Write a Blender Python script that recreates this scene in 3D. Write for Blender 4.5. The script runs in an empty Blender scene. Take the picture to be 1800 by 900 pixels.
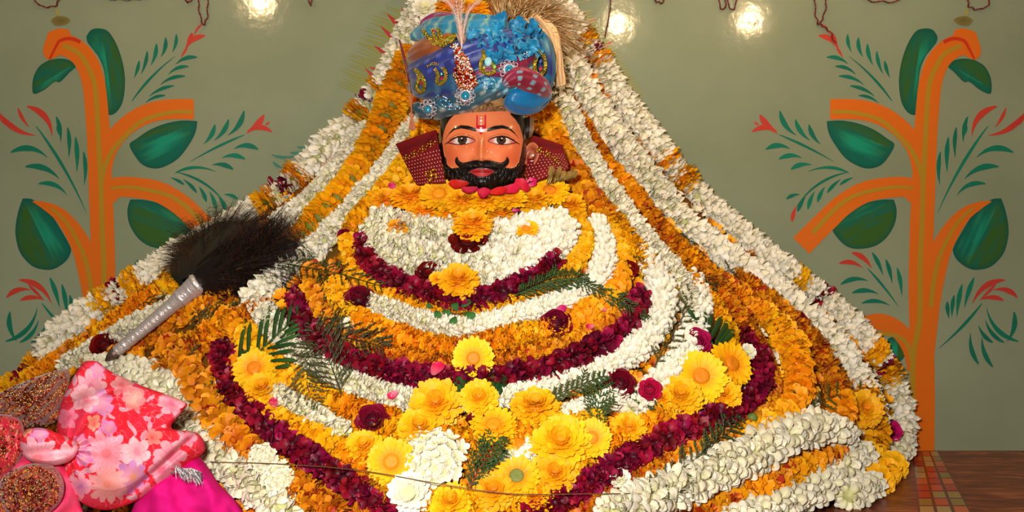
import bpy, math, random
import numpy as np
from mathutils import Vector, Matrix
from mathutils import noise as mnoise

random.seed(7)
PI = math.pi
SC = bpy.context.scene
COL = SC.collection
V = Vector

# ------------------------------------------------------------ camera, light, exposure
CZ = 0.4886           # camera height above the ledge
DW = 2.5              # camera to wall
F = 1750.0            # focal length in photo pixels (frame 1800 wide)
cam_data = bpy.data.cameras.new('camera')
cam = bpy.data.objects.new('camera', cam_data)
COL.objects.link(cam)
cam.location = (0, -DW, CZ)
cam.rotation_euler = (PI / 2, 0, 0)
cam_data.sensor_fit = 'HORIZONTAL'
cam_data.sensor_width = 36.0
cam_data.lens = 36.0 * F / 1800.0
cam_data.clip_start = 0.02
SC.camera = cam

SC.view_settings.view_transform = 'Standard'
SC.view_settings.look = 'None'
SC.view_settings.exposure = 0.0
SC.view_settings.gamma = 1.0
SC.view_settings.use_curve_mapping = False


def s2l(c):
    c = c / 255.0
    return c / 12.92 if c <= 0.04045 else ((c + 0.055) / 1.055) ** 2.4


def rgb(r, g, b):
    return (s2l(r), s2l(g), s2l(b))


world = bpy.data.worlds.new('room_air')
SC.world = world
world.use_nodes = True
world.node_tree.nodes['Background'].inputs[0].default_value = (1.0, 0.86, 0.68, 1)
world.node_tree.nodes['Background'].inputs[1].default_value = 0.08


def lamp(name, kind, loc, energy, color, size, aim=None):
    d = bpy.data.lights.new(name, kind)
    d.energy = energy
    d.color = color
    if kind == 'AREA':
        d.shape = 'DISK'
        d.size = size
    else:
        d.shadow_soft_size = size
    o = bpy.data.objects.new(name, d)
    COL.objects.link(o)
    o.location = loc
    if aim:
        o.rotation_euler = (V(aim) - V(loc)).to_track_quat('-Z', 'Y').to_euler()
    return o


lamp('camera_flash', 'AREA', (-0.13, -DW - 0.02, CZ + 0.16), 40, (1.0, 0.965, 0.90), 0.09, (0, -0.3, 0.42))
lamp('ceiling_lamp', 'AREA', (0.1, -1.25, 2.6), 9, (1.0, 0.80, 0.55), 0.7, (0, -0.6, 0.3))


# ------------------------------------------------------------ pixel helpers
def at_depth(px, py, d):
    return V(((px - 900) / F * d, d - DW, CZ - (py - 450) / F * d))


# ------------------------------------------------------------ mesh builder
class MB:
    def __init__(s):
        s.v = []; s.f = []; s.c = []; s.m = []

    def add(s, vs, fs, col, mi=0):
        o = len(s.v)
        s.v.extend([tuple(p) for p in vs])
        s.f.extend([tuple(i + o for i in f) for f in fs])
        if isinstance(col, list):
            s.c.extend(col)
        else:
            s.c.extend([col] * len(vs))
        s.m.extend([mi] * len(fs))

    def grid(s, rows, col, close=False, mi=0):
        n = len(rows); m = len(rows[0]); vs = [p for r in rows for p in r]; fs = []
        for i in range(n - 1):
            for j in range(m if close else m - 1):
                k = (j + 1) % m
                fs.append((i * m + j, i * m + k, (i + 1) * m + k, (i + 1) * m + j))
        s.add(vs, fs, col, mi)

    def tube(s, pts, radii, sides=8, col=(1, 1, 1), mi=0, flat=1.0, up=None, cap=True):
        pts = [V(p) for p in pts]
        if not isinstance(radii, (list, tuple)):
            radii = [radii] * len(pts)
        rows = []; prev = None
        for i, p in enumerate(pts):
            t = (pts[min(i + 1, len(pts) - 1)] - pts[max(i - 1, 0)])
            if t.length < 1e-9: t = V((0, 0, 1))
            t.normalize()
            u = V(up) if up is not None else (prev if prev is not None else (V((0, -1, 0.13)) if abs(t.y) < .9 else V((1, 0, 0))))
            a = u - t * u.dot(t)
            if a.length < 1e-6: a = t.orthogonal()
            a.normalize(); b = t.cross(a); prev = a
            r = radii[i]
            rows.append([p + a * (r * flat * math.cos(2 * PI * k / sides)) + b * (r * math.sin(2 * PI * k / sides)) for k in range(sides)])
        o = len(s.v)
        s.grid(rows, col, True, mi)
        if cap and sides > 3:
            s.f.append(tuple(o + k for k in reversed(range(sides)))); s.m.append(mi)
            e = o + (len(pts) - 1) * sides
            s.f.append(tuple(e + k for k in range(sides))); s.m.append(mi)

    def ball(s, c, r, col, seg=8, rings=6, sc=(1, 1, 1), mi=0):
        c = V(c); rows = []
        for i in range(rings + 1):
            a = PI * (i + .001) / (rings + .002)
            rows.append([c + V((r * sc[0] * math.sin(a) * math.cos(2 * PI * j / seg), r * sc[1] * math.sin(a) * math.sin(2 * PI * j / seg), r * sc[2] * math.cos(a))) for j in range(seg)])
        s.grid(rows, col, True, mi)

    def petal(s, base, d, nrm, L, W, c0, c1, cup=.25, curl=.2, rows=4, cols=3, tip=.5, ruff=0.0, notch=0.0, w0=.35):
        d = V(d).normalized(); nrm = V(nrm); nrm = (nrm - d * nrm.dot(d)).normalized(); side = d.cross(nrm)
        R = []; C = []
        for i in range(rows):
            t = i / (rows - 1)
            wr = (w0 + (1 - w0) * math.sin(min(1, t / .7) * PI / 2)) if t < .7 else (1 - (1 - tip) * ((t - .7) / .3) ** 1.6)
            row = []
            for j in range(cols):
                q = (j / (cols - 1) - .5) * 2
                h = -cup * W * (1 - q * q) * math.sin(PI * min(1, t * .9 + .1)) + curl * L * t * t
                if ruff: h += ruff * W * math.sin(q * 5 + t * 4 + base[0] * 40) * t
                ll = L * t * (1 - notch * (abs(q) if t > .9 else 0) - (0.10 * q * q if t > .9 else 0))
                row.append(V(base) + d * ll + side * (q * W * wr * .5) + nrm * h)
                C.append(tuple(c0[k] + (c1[k] - c0[k]) * min(1, t * 1.35) for k in range(3)))
            R.append(row)
        s.grid(R, C)

    def mesh(s, name, mats, off=(0, 0, 0), smooth=True):
        me = bpy.data.meshes.new(name)
        ox, oy, oz = off
        me.from_pydata([(x - ox, y - oy, z - oz) for x, y, z in s.v], [], s.f)
        if not isinstance(mats, (list, tuple)): mats = [mats]
        for m in mats: me.materials.append(m)
        if len(mats) > 1: me.polygons.foreach_set('material_index', s.m)
        ca = me.color_attributes.new('Col', 'FLOAT_COLOR', 'POINT')
        arr = np.ones((len(s.v), 4), dtype=np.float32); arr[:, :3] = np.array(s.c, dtype=np.float32).reshape(-1, 3)
        ca.data.foreach_set('color', arr.ravel())
        if smooth: me.polygons.foreach_set('use_smooth', [True] * len(me.polygons))
        me.update()
        return me

    def build(s, name, mats, parent=None, smooth=True, label=None, origin=None):
        # mesh in world coordinates; under a parent the offset of every ancestor is removed
        if parent is not None:
            off = V((0, 0, 0)); p = parent
            while p is not None:
                off += p.location; p = p.parent
            o = bpy.data.objects.new(name, s.mesh(name, mats, off, smooth))
            o.parent = parent
        else:
            if origin is None:
                a = np.array(s.v); origin = ((a[:, 0].min() + a[:, 0].max()) / 2, (a[:, 1].min() + a[:, 1].max()) / 2, a[:, 2].min())
            o = bpy.data.objects.new(name, s.mesh(name, mats, origin, smooth))
            o.location = origin
        COL.objects.link(o)
        if label: o['label'] = label
        return o


def empty(name, loc, label, cat, group=None):
    o = bpy.data.objects.new(name, None)
    COL.objects.link(o)
    o.location = loc
    o.empty_display_size = .02
    return tag(o, label, cat, group)


def tag(o, label, cat, group=None, kind=None):
    o['label'] = label; o['category'] = cat
    if group: o['group'] = group
    if kind: o['kind'] = kind
    return o


# ------------------------------------------------------------ materials
def mat(name, rough=.5, metal=0.0, vcol=True, color=(1, 1, 1), var=0.0, coat=0.0, sheen=0.0, bump=None, spec=.5, sss=0.0, hue=0.0):
    m = bpy.data.materials.new(name); m.use_nodes = True
    N = m.node_tree.nodes; L = m.node_tree.links; b = N['Principled BSDF']
    b.inputs['Roughness'].default_value = rough
    b.inputs['Metallic'].default_value = metal
    b.inputs['Specular IOR Level'].default_value = spec
    b.inputs['Coat Weight'].default_value = coat
    b.inputs['Coat Roughness'].default_value = .06
    b.inputs['Sheen Weight'].default_value = sheen
    if sss:
        b.inputs['Subsurface Weight'].default_value = sss
        b.inputs['Subsurface Radius'].default_value = (.01, .007, .003)
        b.inputs['Subsurface Scale'].default_value = .6
    src = None
    if vcol:
        a = N.new('ShaderNodeVertexColor'); a.layer_name = 'Col'; src = a.outputs[0]
    if var or hue:
        oi = N.new('ShaderNodeObjectInfo')
        hs = N.new('ShaderNodeHueSaturation')
        mr = N.new('ShaderNodeMapRange'); mr.inputs[3].default_value = 1 - var; mr.inputs[4].default_value = 1 + var * .5
        L.new(oi.outputs['Random'], mr.inputs[0]); L.new(mr.outputs[0], hs.inputs['Value'])
        if hue:
            mh = N.new('ShaderNodeMath'); mh.operation = 'MULTIPLY'; mh.inputs[1].default_value = 7.31
            fr = N.new('ShaderNodeMath'); fr.operation = 'FRACT'
            m2 = N.new('ShaderNodeMapRange'); m2.inputs[3].default_value = .5 - hue; m2.inputs[4].default_value = .5 + hue
            L.new(oi.outputs['Random'], mh.inputs[0]); L.new(mh.outputs[0], fr.inputs[0]); L.new(fr.outputs[0], m2.inputs[0]); L.new(m2.outputs[0], hs.inputs['Hue'])
        if src is None: hs.inputs['Color'].default_value = (*color, 1)
        else: L.new(src, hs.inputs['Color'])
        src = hs.outputs[0]
    if src is not None: L.new(src, b.inputs['Base Color'])
    else: b.inputs['Base Color'].default_value = (*color, 1)
    if bump:
        sc, st = bump
        tc = N.new('ShaderNodeTexCoord'); nz = N.new('ShaderNodeTexNoise'); nz.inputs['Scale'].default_value = sc; nz.inputs['Detail'].default_value = 4
        bp = N.new('ShaderNodeBump'); bp.inputs['Strength'].default_value = st; bp.inputs['Distance'].default_value = .004
        L.new(tc.outputs['Object'], nz.inputs[0]); L.new(nz.outputs[0], bp.inputs['Height']); L.new(bp.outputs[0], b.inputs['Normal'])
    return m


M_petal = mat('petal', .55, var=.12, hue=.008, spec=.3)
M_white = mat('white_petal', .5, var=.08, spec=.35)
M_rose = mat('rose_petal', .5, var=.28, hue=.012, spec=.28)
M_leaf = mat('leaf', .5, spec=.3)
M_paint = mat('mural_paint', .28, spec=.45, coat=.25)
M_enamel = mat('glazed_enamel', .30, coat=.55, spec=.4)
M_black = mat('black_gloss', .28, coat=.35, spec=.35, bump=(220, .25))
M_cloth = mat('cloth', .85, spec=.15, bump=(500, .15))
M_velvet = mat('collar_cloth', .6, spec=.2)
M_satin = mat('satin_cloth', .42, spec=.45, sheen=.2, bump=(60, .25))
M_silver = mat('silver', .33, .6, bump=(260, .4))
M_gold = mat('gold', .22, 1.0)
M_gem = mat('gem', .06, 0.0, coat=1.0, spec=.9)
M_hair = mat('black_hair', .42, spec=.5)
M_fiber = mat('golden_tissue', .35, .45)
M_feather = mat('feather', .7, spec=.2)
M_wire = mat('wire', .4)

# ------------------------------------------------------------ the mound under the garlands
def interp(tab, z):
    if z <= tab[0][0]: return tab[0][1]
    for (a, va), (b, vb) in zip(tab, tab[1:]):
        if z <= b:
            t = (z - a) / (b - a); return va + (vb - va) * t
    return tab[-1][1]


X0 = -0.055
_pl = [(-120, 775), (0, 735), (100, 665), (200, 610), (300, 520), (400, 370), (500, 215), (600, 85), (700, -30), (800, -70)]
_pr = [(-120, 960), (0, 1000), (100, 1068), (200, 1118), (300, 1200), (400, 1300), (500, 1415), (600, 1535), (700, 1598), (800, 1590)]
_c = [(-120, 2.38), (0, 2.36), (100, 2.33), (200, 2.28), (290, 2.18), (330, 2.02), (400, 1.94), (500, 1.85), (600, 1.76), (700, 1.68), (800, 1.61), (900, 1.56), (1000, 1.54)]
TL = sorted([(CZ - (p - 450) / F * 2.42, -(X0 - (x + 14 - 900) / F * 2.42) * -1) for p, x in _pl])
TR = sorted([(CZ - (p - 450) / F * 2.42, (x - 14 - 900) / F * 2.42 - X0) for p, x in _pr])
TC = sorted([(CZ - (p - 450) / F * d, DW - .06 - d) for p, d in _c])


def S(x, z):
    w = interp(TR, z) if x > X0 else interp(TL, z)
    u = (x - X0) / max(w, 1e-3)
    B = interp(TC, z)
    q = 1 - u * u
    if q <= 0: return -0.045
    return -0.045 - B * q ** 1.12


def surf(px, py, lift=0.0):
    dx = (px - 900) / F; dz = -(py - 450) / F
    d = 1.3
    while d < DW - .02:
        if (d - DW) >= S(dx * d, CZ + dz * d) - lift: break
        d += .02
    lo, hi = d - .02, d
    for _ in range(8):
        m = (lo + hi) / 2
        if (m - DW) >= S(dx * m, CZ + dz * m) - lift: hi = m
        else: lo = m
    zmin = .010 + lift * .6                      # the lowest rows rest on the ledge
    if CZ + dz * hi < zmin and dz < 0: hi = (zmin - CZ) / dz
    return V((dx * hi, hi - DW, CZ + dz * hi)), hi


def normal(P, e=.02):
    sx = (S(P.x + e, P.z) - S(P.x - e, P.z)) / (2 * e); sz = (S(P.x, P.z + e) - S(P.x, P.z - e)) / (2 * e)
    sx = max(-2.5, min(2.5, sx)); sz = max(-2.5, min(2.5, sz))
    return V((sx, -1, sz)).normalized()


def spline(pts, n=10):
    P = [tuple(map(float, p)) for p in pts]; P = [P[0]] + P + [P[-1]]; out = []
    for i in range(1, len(P) - 2):
        for k in range(n):
            t = k / n
            out.append(tuple(.5 * (2 * b + (c - a) * t + (2 * a - 5 * b + 4 * c - d) * t * t + (3 * b - a - 3 * c + d) * t ** 3) for a, b, c, d in zip(P[i - 1], P[i], P[i + 1], P[i + 2])))
    out.append(P[-1])
    return out


# ================================================================= THE SETTING
def wall_material():
    m = bpy.data.materials.new('glossy_wall_paint'); m.use_nodes = True
    N = m.node_tree.nodes; L = m.node_tree.links; b = N['Principled BSDF']
    tc = N.new('ShaderNodeTexCoord'); nz = N.new('ShaderNodeTexNoise'); nz.inputs['Scale'].default_value = 2.2; nz.inputs['Detail'].default_value = 5
    cr = N.new('ShaderNodeValToRGB')
    cr.color_ramp.elements[0].position = .3; cr.color_ramp.elements[0].color = (*rgb(128, 136, 108), 1)
    cr.color_ramp.elements[1].position = .75; cr.color_ramp.elements[1].color = (*rgb(146, 154, 126), 1)
    L.new(tc.outputs['Object'], nz.inputs[0]); L.new(nz.outputs[0], cr.inputs[0]); L.new(cr.outputs[0], b.inputs['Base Color'])
    b.inputs['Roughness'].default_value = .13; b.inputs['Specular IOR Level'].default_value = .5
    n2 = N.new('ShaderNodeTexNoise'); n2.inputs['Scale'].default_value = 38; n2.inputs['Detail'].default_value = 3
    bp = N.new('ShaderNodeBump'); bp.inputs['Strength'].default_value = .22; bp.inputs['Distance'].default_value = .0025
    L.new(tc.outputs['Object'], n2.inputs[0]); L.new(n2.outputs[0], bp.inputs['Height']); L.new(bp.outputs[0], b.inputs['Normal'])
    return m


mb = MB()
mb.grid([[V((-2.2, 0, -.1)), V((2.2, 0, -.1))], [V((-2.2, 0, 2.3)), V((2.2, 0, 2.3))]], (1, 1, 1))
mb.grid([[V((-2.2, .12, 2.3)), V((2.2, .12, 2.3))], [V((-2.2, .12, -.1)), V((2.2, .12, -.1))]], (1, 1, 1))
wall = mb.build('wall_back', wall_material(), origin=(0, 0, 0)); wall['kind'] = 'structure'


def wp(x, y, off=.0006):
    return V(((x - 900) / F * DW, -off, CZ - (y - 450) / F * DW))


class Mural(MB):
    bump_ = 0.0

    def grid(s, rows, col, close=False, mi=0):
        Mural.bump_ += .000012                      # every brush stroke lies on the coat below it
        MB.grid(s, [[p - V((0, Mural.bump_, 0)) for p in r] for r in rows], col, close, mi)

    def ribbon(s, pts, w0, w1, col, off):
        sp = spline(pts, 10); n = len(sp); rows = []
        for i, p in enumerate(sp):
            a = sp[max(i - 1, 0)]; b = sp[min(i + 1, n - 1)]
            dx, dy = b[0] - a[0], b[1] - a[1]; l = math.hypot(dx, dy) or 1
            w = (w0 + (w1 - w0) * i / (n - 1)) if w1 is not None else p[2]
            rows.append([wp(p[0] - dy / l * w / 2, p[1] + dx / l * w / 2, off), wp(p[0] + dy / l * w / 2, p[1] - dx / l * w / 2, off)])
        s.grid(rows, col)

    def stroke(s, a, b, bend, w, col, off=.0008):
        # brush stroke: fat near a, pointed at b
        n = 12; rows = []
        dx, dy = b[0] - a[0], b[1] - a[1]; L = math.hypot(dx, dy)
        for i in range(n + 1):
            t = i / n
            x = a[0] + dx * t - dy * bend * 4 * t * (1 - t); y = a[1] + dy * t + dx * bend * 4 * t * (1 - t)
            ww = w * (math.sin(PI * min(1, t * 2.2 + .12) * .5) if t < .4 else 1 - ((t - .4) / .6) ** 1.3) * .5 + .25
            tx = dx - dy * bend * 4 * (1 - 2 * t); ty = dy + dx * bend * 4 * (1 - 2 * t); l = math.hypot(tx, ty) or 1
            rows.append([wp(x - ty / l * ww, y + tx / l * ww, off), wp(x + ty / l * ww, y - tx / l * ww, off)])
        s.grid(rows, col)

    def fill(s, outline, colf, off, rings=14, n=8):
        sp = spline(outline + [outline[0]], n)[:-1]
        cx = sum(p[0] for p in sp) / len(sp); cy = sum(p[1] for p in sp) / len(sp)
        rows = []; C = []
        for k in range(rings + 1):
            r = max(k / rings, .002)
            row = []
            for p in sp:
                x = cx + (p[0] - cx) * r; y = cy + (p[1] - cy) * r
                row.append(wp(x, y, off)); C.append(colf(x, y, r))
            rows.append(row)
        s.grid(rows, C, True)


ORANGE = rgb(214, 104, 22); OLIVE = rgb(172, 132, 34); DRED = rgb(196, 52, 22); TEAL = rgb(20, 104, 82); REDB = rgb(186, 56, 46)


def mix(a, b, t):
    t = max(0, min(1, t)); return tuple(a[i] + (b[i] - a[i]) * t for i in range(3))


def leafcol(ax, ay, bx, by, flip=1):
    # brushed leaf: olive half, teal half, dark rim
    dx, dy = bx - ax, by - ay; L = math.hypot(dx, dy)

    def f(x, y, r):
        s_ = ((x - ax) * (-dy) + (y - ay) * dx) / L * flip; t_ = ((x - ax) * dx + (y - ay) * dy) / L
        nz = mnoise.noise(V((s_ * .12, t_ * .02, ax))) * .8
        c = mix(rgb(14, 98, 80), rgb(52, 92, 34), s_ / 48 + .42 + nz * 1.3)
        if 0 > s_ > -30: c = mix(c, rgb(22, 140, 108), (.75 - r) * 1.6 + nz)
        return mix(c, rgb(12, 84, 70), (r - .82) * 5)
    return f


def mural_tree(X, name, label):
    # X maps a left-hand photo x to this tree's x
    T = Mural(); Mural.bump_ = 0
    P = lambda L_: [(X(x), y) for x, y in L_]
    o = lambda x, y, r: ORANGE
    lf = lambda a, b, fl=1: leafcol(X(a[0]), a[1], X(b[0]), b[1], fl * (1 if X(1) > X(0) else -1))
    # leaves
    T.fill(P([(152, 64), (160, 53), (173, 50), (190, 55), (205, 78), (216, 111), (220, 144), (216, 178), (205, 197), (192, 202), (187, 190), (184, 130), (172, 97), (155, 76)]), lf((180, 60), (200, 195), -1), .0006)
    T.fill(P([(86, 106), (105, 103), (122, 106), (134, 116), (122, 128), (106, 144), (96, 144), (78, 158), (60, 165), (57, 151), (60, 133), (70, 116)]), lf((60, 155), (130, 112), -1), .0006)
    T.fill(P([(347, 213), (344, 232), (334, 252), (314, 278), (289, 293), (269, 296), (250, 289), (236, 272), (228, 254), (240, 244), (264, 228), (292, 217), (320, 212)]), lf((232, 262), (345, 215), -1), .0006)
    T.fill(P([(229, 351), (250, 351), (278, 357), (303, 369), (322, 383), (338, 400), (322, 425), (300, 437), (267, 434), (244, 420), (228, 395), (224, 370)]), lf((230, 355), (335, 402), 1), .0006)
    T.fill(P([(40, 349), (56, 350), (72, 361), (92, 380), (108, 405), (122, 430), (125, 442), (117, 458), (97, 472), (78, 474), (56, 467), (36, 445), (28, 417), (28, 394), (33, 369)]), lf((42, 352), (100, 470), 1), .0006)
    T.fill(P([(222, 590), (240, 596), (248, 612), (240, 636), (224, 640), (208, 620)]), lf((222, 590), (224, 640)), .0006)
    # branches
    T.ribbon(P([(181, 300), (188, 270), (200, 246), (222, 222), (252, 203), (290, 193), (341, 192)]), 30, 36, ORANGE, .0010)
    T.ribbon(P([(188, 345), (205, 330), (240, 330), (280, 338), (318, 360), (352, 392), (392, 432)]), 34, 40, ORANGE, .0010)
    T.ribbon([(X(a), b, w) for a, b, w in [(58, 354, 2), (80, 362, 14), (106, 378, 24), (130, 408, 32), (146, 440, 36), (157, 480, 38), (166, 520, 40), (172, 570, 40), (178, 640, 36)]], 0, None, ORANGE, .0010)
    T.ribbon(P([(190, 650), (200, 610), (222, 580), (255, 566), (290, 575)]), 30, 30, ORANGE, .0010)
    T.ribbon(P([(180, 560), (172, 540), (160, 515)]), 34, 34, ORANGE, .0010)
    # trunk
    T.ribbon(P([(180, 800), (179, 700), (180, 600), (182, 500), (180, 400), (177, 330), (174, 250), (169, 180), (163, 138), (150, 106), (130, 86), (108, 78), (92, 80)]), 44, 38, ORANGE, .0012)
    T.fill(P([(105, 50), (86, 57), (82, 68), (77, 82), (77, 96), (86, 105), (96, 102), (112, 92), (124, 74), (122, 54)]), o, .0013)
    T.ribbon(P([(88, 104), (98, 84), (106, 72), (124, 68), (142, 74)]), 4, 7, DRED, .0016)
    # olive midlines
    T.ribbon(P([(196, 800), (196, 640), (184, 560), (183, 460), (180, 400), (178, 330), (174, 250), (168, 155), (155, 118), (139, 94), (111, 80)]), 10, 8, OLIVE, .0016)
    T.ribbon(P([(178, 330), (180, 310), (188, 285), (200, 262), (222, 238), (252, 212), (300, 198), (338, 197)]), 9, 7, OLIVE, .0015)
    T.ribbon(P([(195, 331), (225, 329), (260, 334), (300, 345), (335, 370), (372, 410)]), 5, 9, OLIVE, .0015)
    T.ribbon(P([(90, 366), (112, 385), (132, 415), (150, 455), (160, 500), (164, 540)]), 5, 9, OLIVE, .0015)
    T.ribbon(P([(195, 640), (206, 605), (226, 590), (255, 586)]), 8, 7, OLIVE, .0015)
    ob = T.build(name, M_paint, wall, smooth=False); ob['label'] = label
    # sprigs
    sets = [
        ('painted_sprig', 'teal brush-stroke sprig with red buds beside the crown of the painted tree', [
            ((310, 60), (303, 92), -.08, 6), ((291, 66), (283, 100), -.1, 7), ((275, 77), (265, 115), -.08, 7), ((259, 90), (248, 130), -.06, 6), ((245, 107), (236, 137), -.04, 6),
            ((232, 178), (308, 99), -.04, 4), ((347, 101), (309, 113), .12, 7), ((332, 117), (296, 131), .12, 6), ((326, 134), (282, 149), .1, 6), ((306, 151), (262, 170), .08, 6), ((291, 168), (256, 181), .1, 5)],
         [((337, 58), (326, 84), -.1, 10), ((361, 63), (330, 82), .14, 9), ((330, 82), (318, 102), 0, 4), ((357, 42), (341, 64), .1, 4)]),
        ('painted_sprig', 'teal sprig with red flowers beside the end of the top painted branch', [
            ((429, 195), (400, 238), -.12, 9), ((402, 210), (376, 247), -.1, 8), ((378, 219), (358, 253), -.1, 8), ((430, 237), (335, 284), .02, 4),
            ((454, 263), (411, 262), .16, 9), ((431, 280), (390, 278), .14, 8), ((410, 298), (373, 290), .12, 8), ((308, 304), (380, 302), -.12, 5), ((312, 303), (400, 363), -.1, 4),
            ((324, 325), (300, 312), .05, 5), ((346, 339), (322, 315), .05, 6), ((363, 355), (350, 328), .05, 7), ((380, 368), (368, 336), .05, 7), ((398, 372), (384, 346), .05, 7), ((418, 350), (394, 342), .1, 6)],
         [((464, 202), (434, 231), -.1, 11), ((478, 232), (433, 236), .22, 9), ((474, 215), (466, 220), 0, 4), ((408, 390), (400, 362), .05, 7)]),
        ('painted_sprig', 'teal sprig with red flowers on the outer side of the painted trunk', [
            ((99, 205), (107, 250), -.06, 7), ((119, 224), (121, 277), -.04, 7), ((133, 241), (135, 303), -.03, 8), ((147, 267), (148, 325), -.05, 7), ((100, 222), (106, 240), 0, 4), ((64, 222), (152, 374), -.03, 5),
            ((19, 268), (84, 277), -.18, 10), ((45, 293), (105, 315), -.14, 10), ((68, 323), (118, 343), -.16, 8)],
         [((0, 200), (63, 238), .12, 10), ((0, 204), (30, 224), .1, 9), ((32, 190), (52, 224), .06, 6), ((48, 187), (92, 240), -.18, 11)]),
        ('painted_sprig', 'teal sprig with red flowers low on the outer side of the painted trunk', [
            ((88, 488), (105, 541), -.03, 8), ((109, 500), (118, 557), -.03, 8), ((123, 519), (127, 557), -.03, 7), ((74, 533), (150, 612), .03, 5), ((135, 530), (132, 560), -.03, 7),
            ((10, 600), (66, 540), .16, 8), ((35, 602), (68, 562), .12, 7), ((55, 602), (80, 572), .1, 7), ((18, 548), (30, 600), .12, 9), ((80, 640), (94, 585), .1, 8), ((55, 645), (74, 592), .1, 8)],
         [((34, 492), (91, 534), -.16, 10), ((12, 523), (55, 510), -.16, 9), ((36, 528), (78, 527), -.12, 8), ((50, 500), (78, 528), 0, 5)]),
        ('painted_sprig', 'teal sprig with red flowers low on the inner side of the painted trunk', [
            ((267, 444), (248, 484), .04, 7), ((243, 456), (232, 498), .03, 7), ((223, 471), (215, 520), .03, 7), ((275, 472), (220, 540), .02, 4),
            ((322, 500), (274, 494), .14, 8), ((302, 515), (256, 517), .12, 8), ((285, 533), (236, 537), .12, 7)],
         [((303, 444), (268, 472), .12, 9), ((325, 463), (284, 471), .14, 8)]),
    ]
    side = 'left' if X(0) < 900 else 'right'
    for nm, lb, gs, rs in sets:
        Q = Mural(); Mural.bump_ = 0; fl = 1 if X(1) > X(0) else -1
        for a, b, bd, w in gs: Q.stroke((X(a[0]), a[1]), (X(b[0]), b[1]), bd * fl, w, mix(TEAL, rgb(12, 130, 96), random.random() * .5))
        for a, b, bd, w in rs: Q.stroke((X(a[0]), a[1]), (X(b[0]), b[1]), bd * fl, w, mix(REDB, rgb(200, 70, 40), random.random() * .5))
        q = Q.build(nm, M_paint, wall, smooth=False); q['label'] = lb + ', %s half of wall' % side


mural_tree(lambda x: x, 'painted_tree', 'painted orange tree with green leaves on the left half of the wall')
mural_tree(lambda x: 1800 - x, 'painted_tree', 'painted orange tree with green leaves on the right half of the wall')

# painted rays of a halo round the head
Q = Mural()
for a, b, w in [((726, 70), (680, 24), 14), ((716, 92), (668, 45), 10), ((700, 108), (657, 80), 11), ((690, 130), (648, 118), 8), ((720, 60), (706, 12), 6), ((672, 150), (640, 118), 6),
                ((1020, 55), (1047, 32), 12), ((1052, 85), (1078, 72), 10), ((1082, 142), (1108, 134), 9), ((1100, 170), (1122, 167), 6)]:
    Q.stroke(a, b, 0, w, rgb(176, 44, 44), .0012)
for i in range(34):
    y = 26 + i * 4.2; x = 730 - i * 2.6
    Q.stroke((x, y + 6), (x - 58 + random.uniform(-10, 10), y - 16), .02, 2.4, rgb(142, 140, 52), .0008)
for i in range(34):
    t = i / 33; x = 1010 + t * 96; y = 24 + t * 150
    Q.stroke((x, y), (x + 30, y - 6), .02, 4, rgb(150, 148, 84), .0008)
q = Q.build('painted_halo', M_paint, wall, smooth=False); q['label'] = 'painted halo of red and green rays around the turban'
Q = Mural()
for a, b in [((560, 254), (522, 258)), ((545, 262), (510, 268)), ((525, 272), (478, 272)), ((498, 295), (480, 284)), ((512, 290), (500, 281)), ((1145, 268), (1130, 238)), ((1160, 280), (1142, 262))]:
    Q.stroke(b, a, .1, 5, rgb(60, 120, 100), .0008)
q = Q.build('painted_leaf_strokes', M_paint, wall, smooth=False)
# small painted knobs above each tree's crown
for xs in (1, -1):
    Q = Mural(); X = (lambda x: x) if xs == 1 else (lambda x: 1800 - x)
    Q.fill([(X(90), 36), (X(100), 29), (X(116), 30), (X(124), 36), (X(114), 44), (X(98), 45)], lambda x, y, r: mix(rgb(104, 92, 44), rgb(124, 112, 60), r), .0008)
    Q.stroke((X(103), 28), (X(98), 14), 0, 4, rgb(170, 150, 50), .0009)
    Q.build('painted_knob', M_paint, wall, smooth=False)


# ledge
def floor_material():
    m = bpy.data.materials.new('brown_marble'); m.use_nodes = True
    N = m.node_tree.nodes; L = m.node_tree.links; b = N['Principled BSDF']
    tc = N.new('ShaderNodeTexCoord'); mp = N.new('ShaderNodeMapping'); mp.inputs['Rotation'].default_value = (0, 0, .5); mp.inputs['Scale'].default_value = (3, 14, 3)
    nz = N.new('ShaderNodeTexNoise'); nz.inputs['Scale'].default_value = 2.0; nz.inputs['Detail'].default_value = 8; nz.inputs['Distortion'].default_value = 1.8
    cr = N.new('ShaderNodeValToRGB'); e = cr.color_ramp.elements
    e[0].position = .3; e[0].color = (*rgb(92, 36, 20), 1); e[1].position = .72; e[1].color = (*rgb(176, 100, 56), 1)
    k = e.new(.52); k.color = (*rgb(126, 58, 30), 1)
    L.new(tc.outputs['Object'], mp.inputs[0]); L.new(mp.outputs[0], nz.inputs[0]); L.new(nz.outputs[0], cr.inputs[0]); L.new(cr.outputs[0], b.inputs['Base Color'])
    b.inputs['Roughness'].default_value = .42
    return m


mb = MB()
x0, x1, y0, y1, zz = -2.2, 2.2, -1.9, 0.0, -.1
mb.add([(x0, y0, 0), (x1, y0, 0), (x1, y1, 0), (x0, y1, 0), (x0, y0, zz), (x1, y0, zz), (x1, y1, zz), (x0, y1, zz)],
       [(0, 1, 2, 3), (7, 6, 5, 4), (0, 4, 5, 1), (1, 5, 6, 2), (2, 6, 7, 3), (3, 7, 4, 0)], (1, 1, 1))
floor = mb.build('floor', floor_material(), smooth=False, origin=(0, 0, 0)); floor['kind'] = 'structure'
M_tile = mat('glazed_tile', .25, spec=.5)


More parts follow.
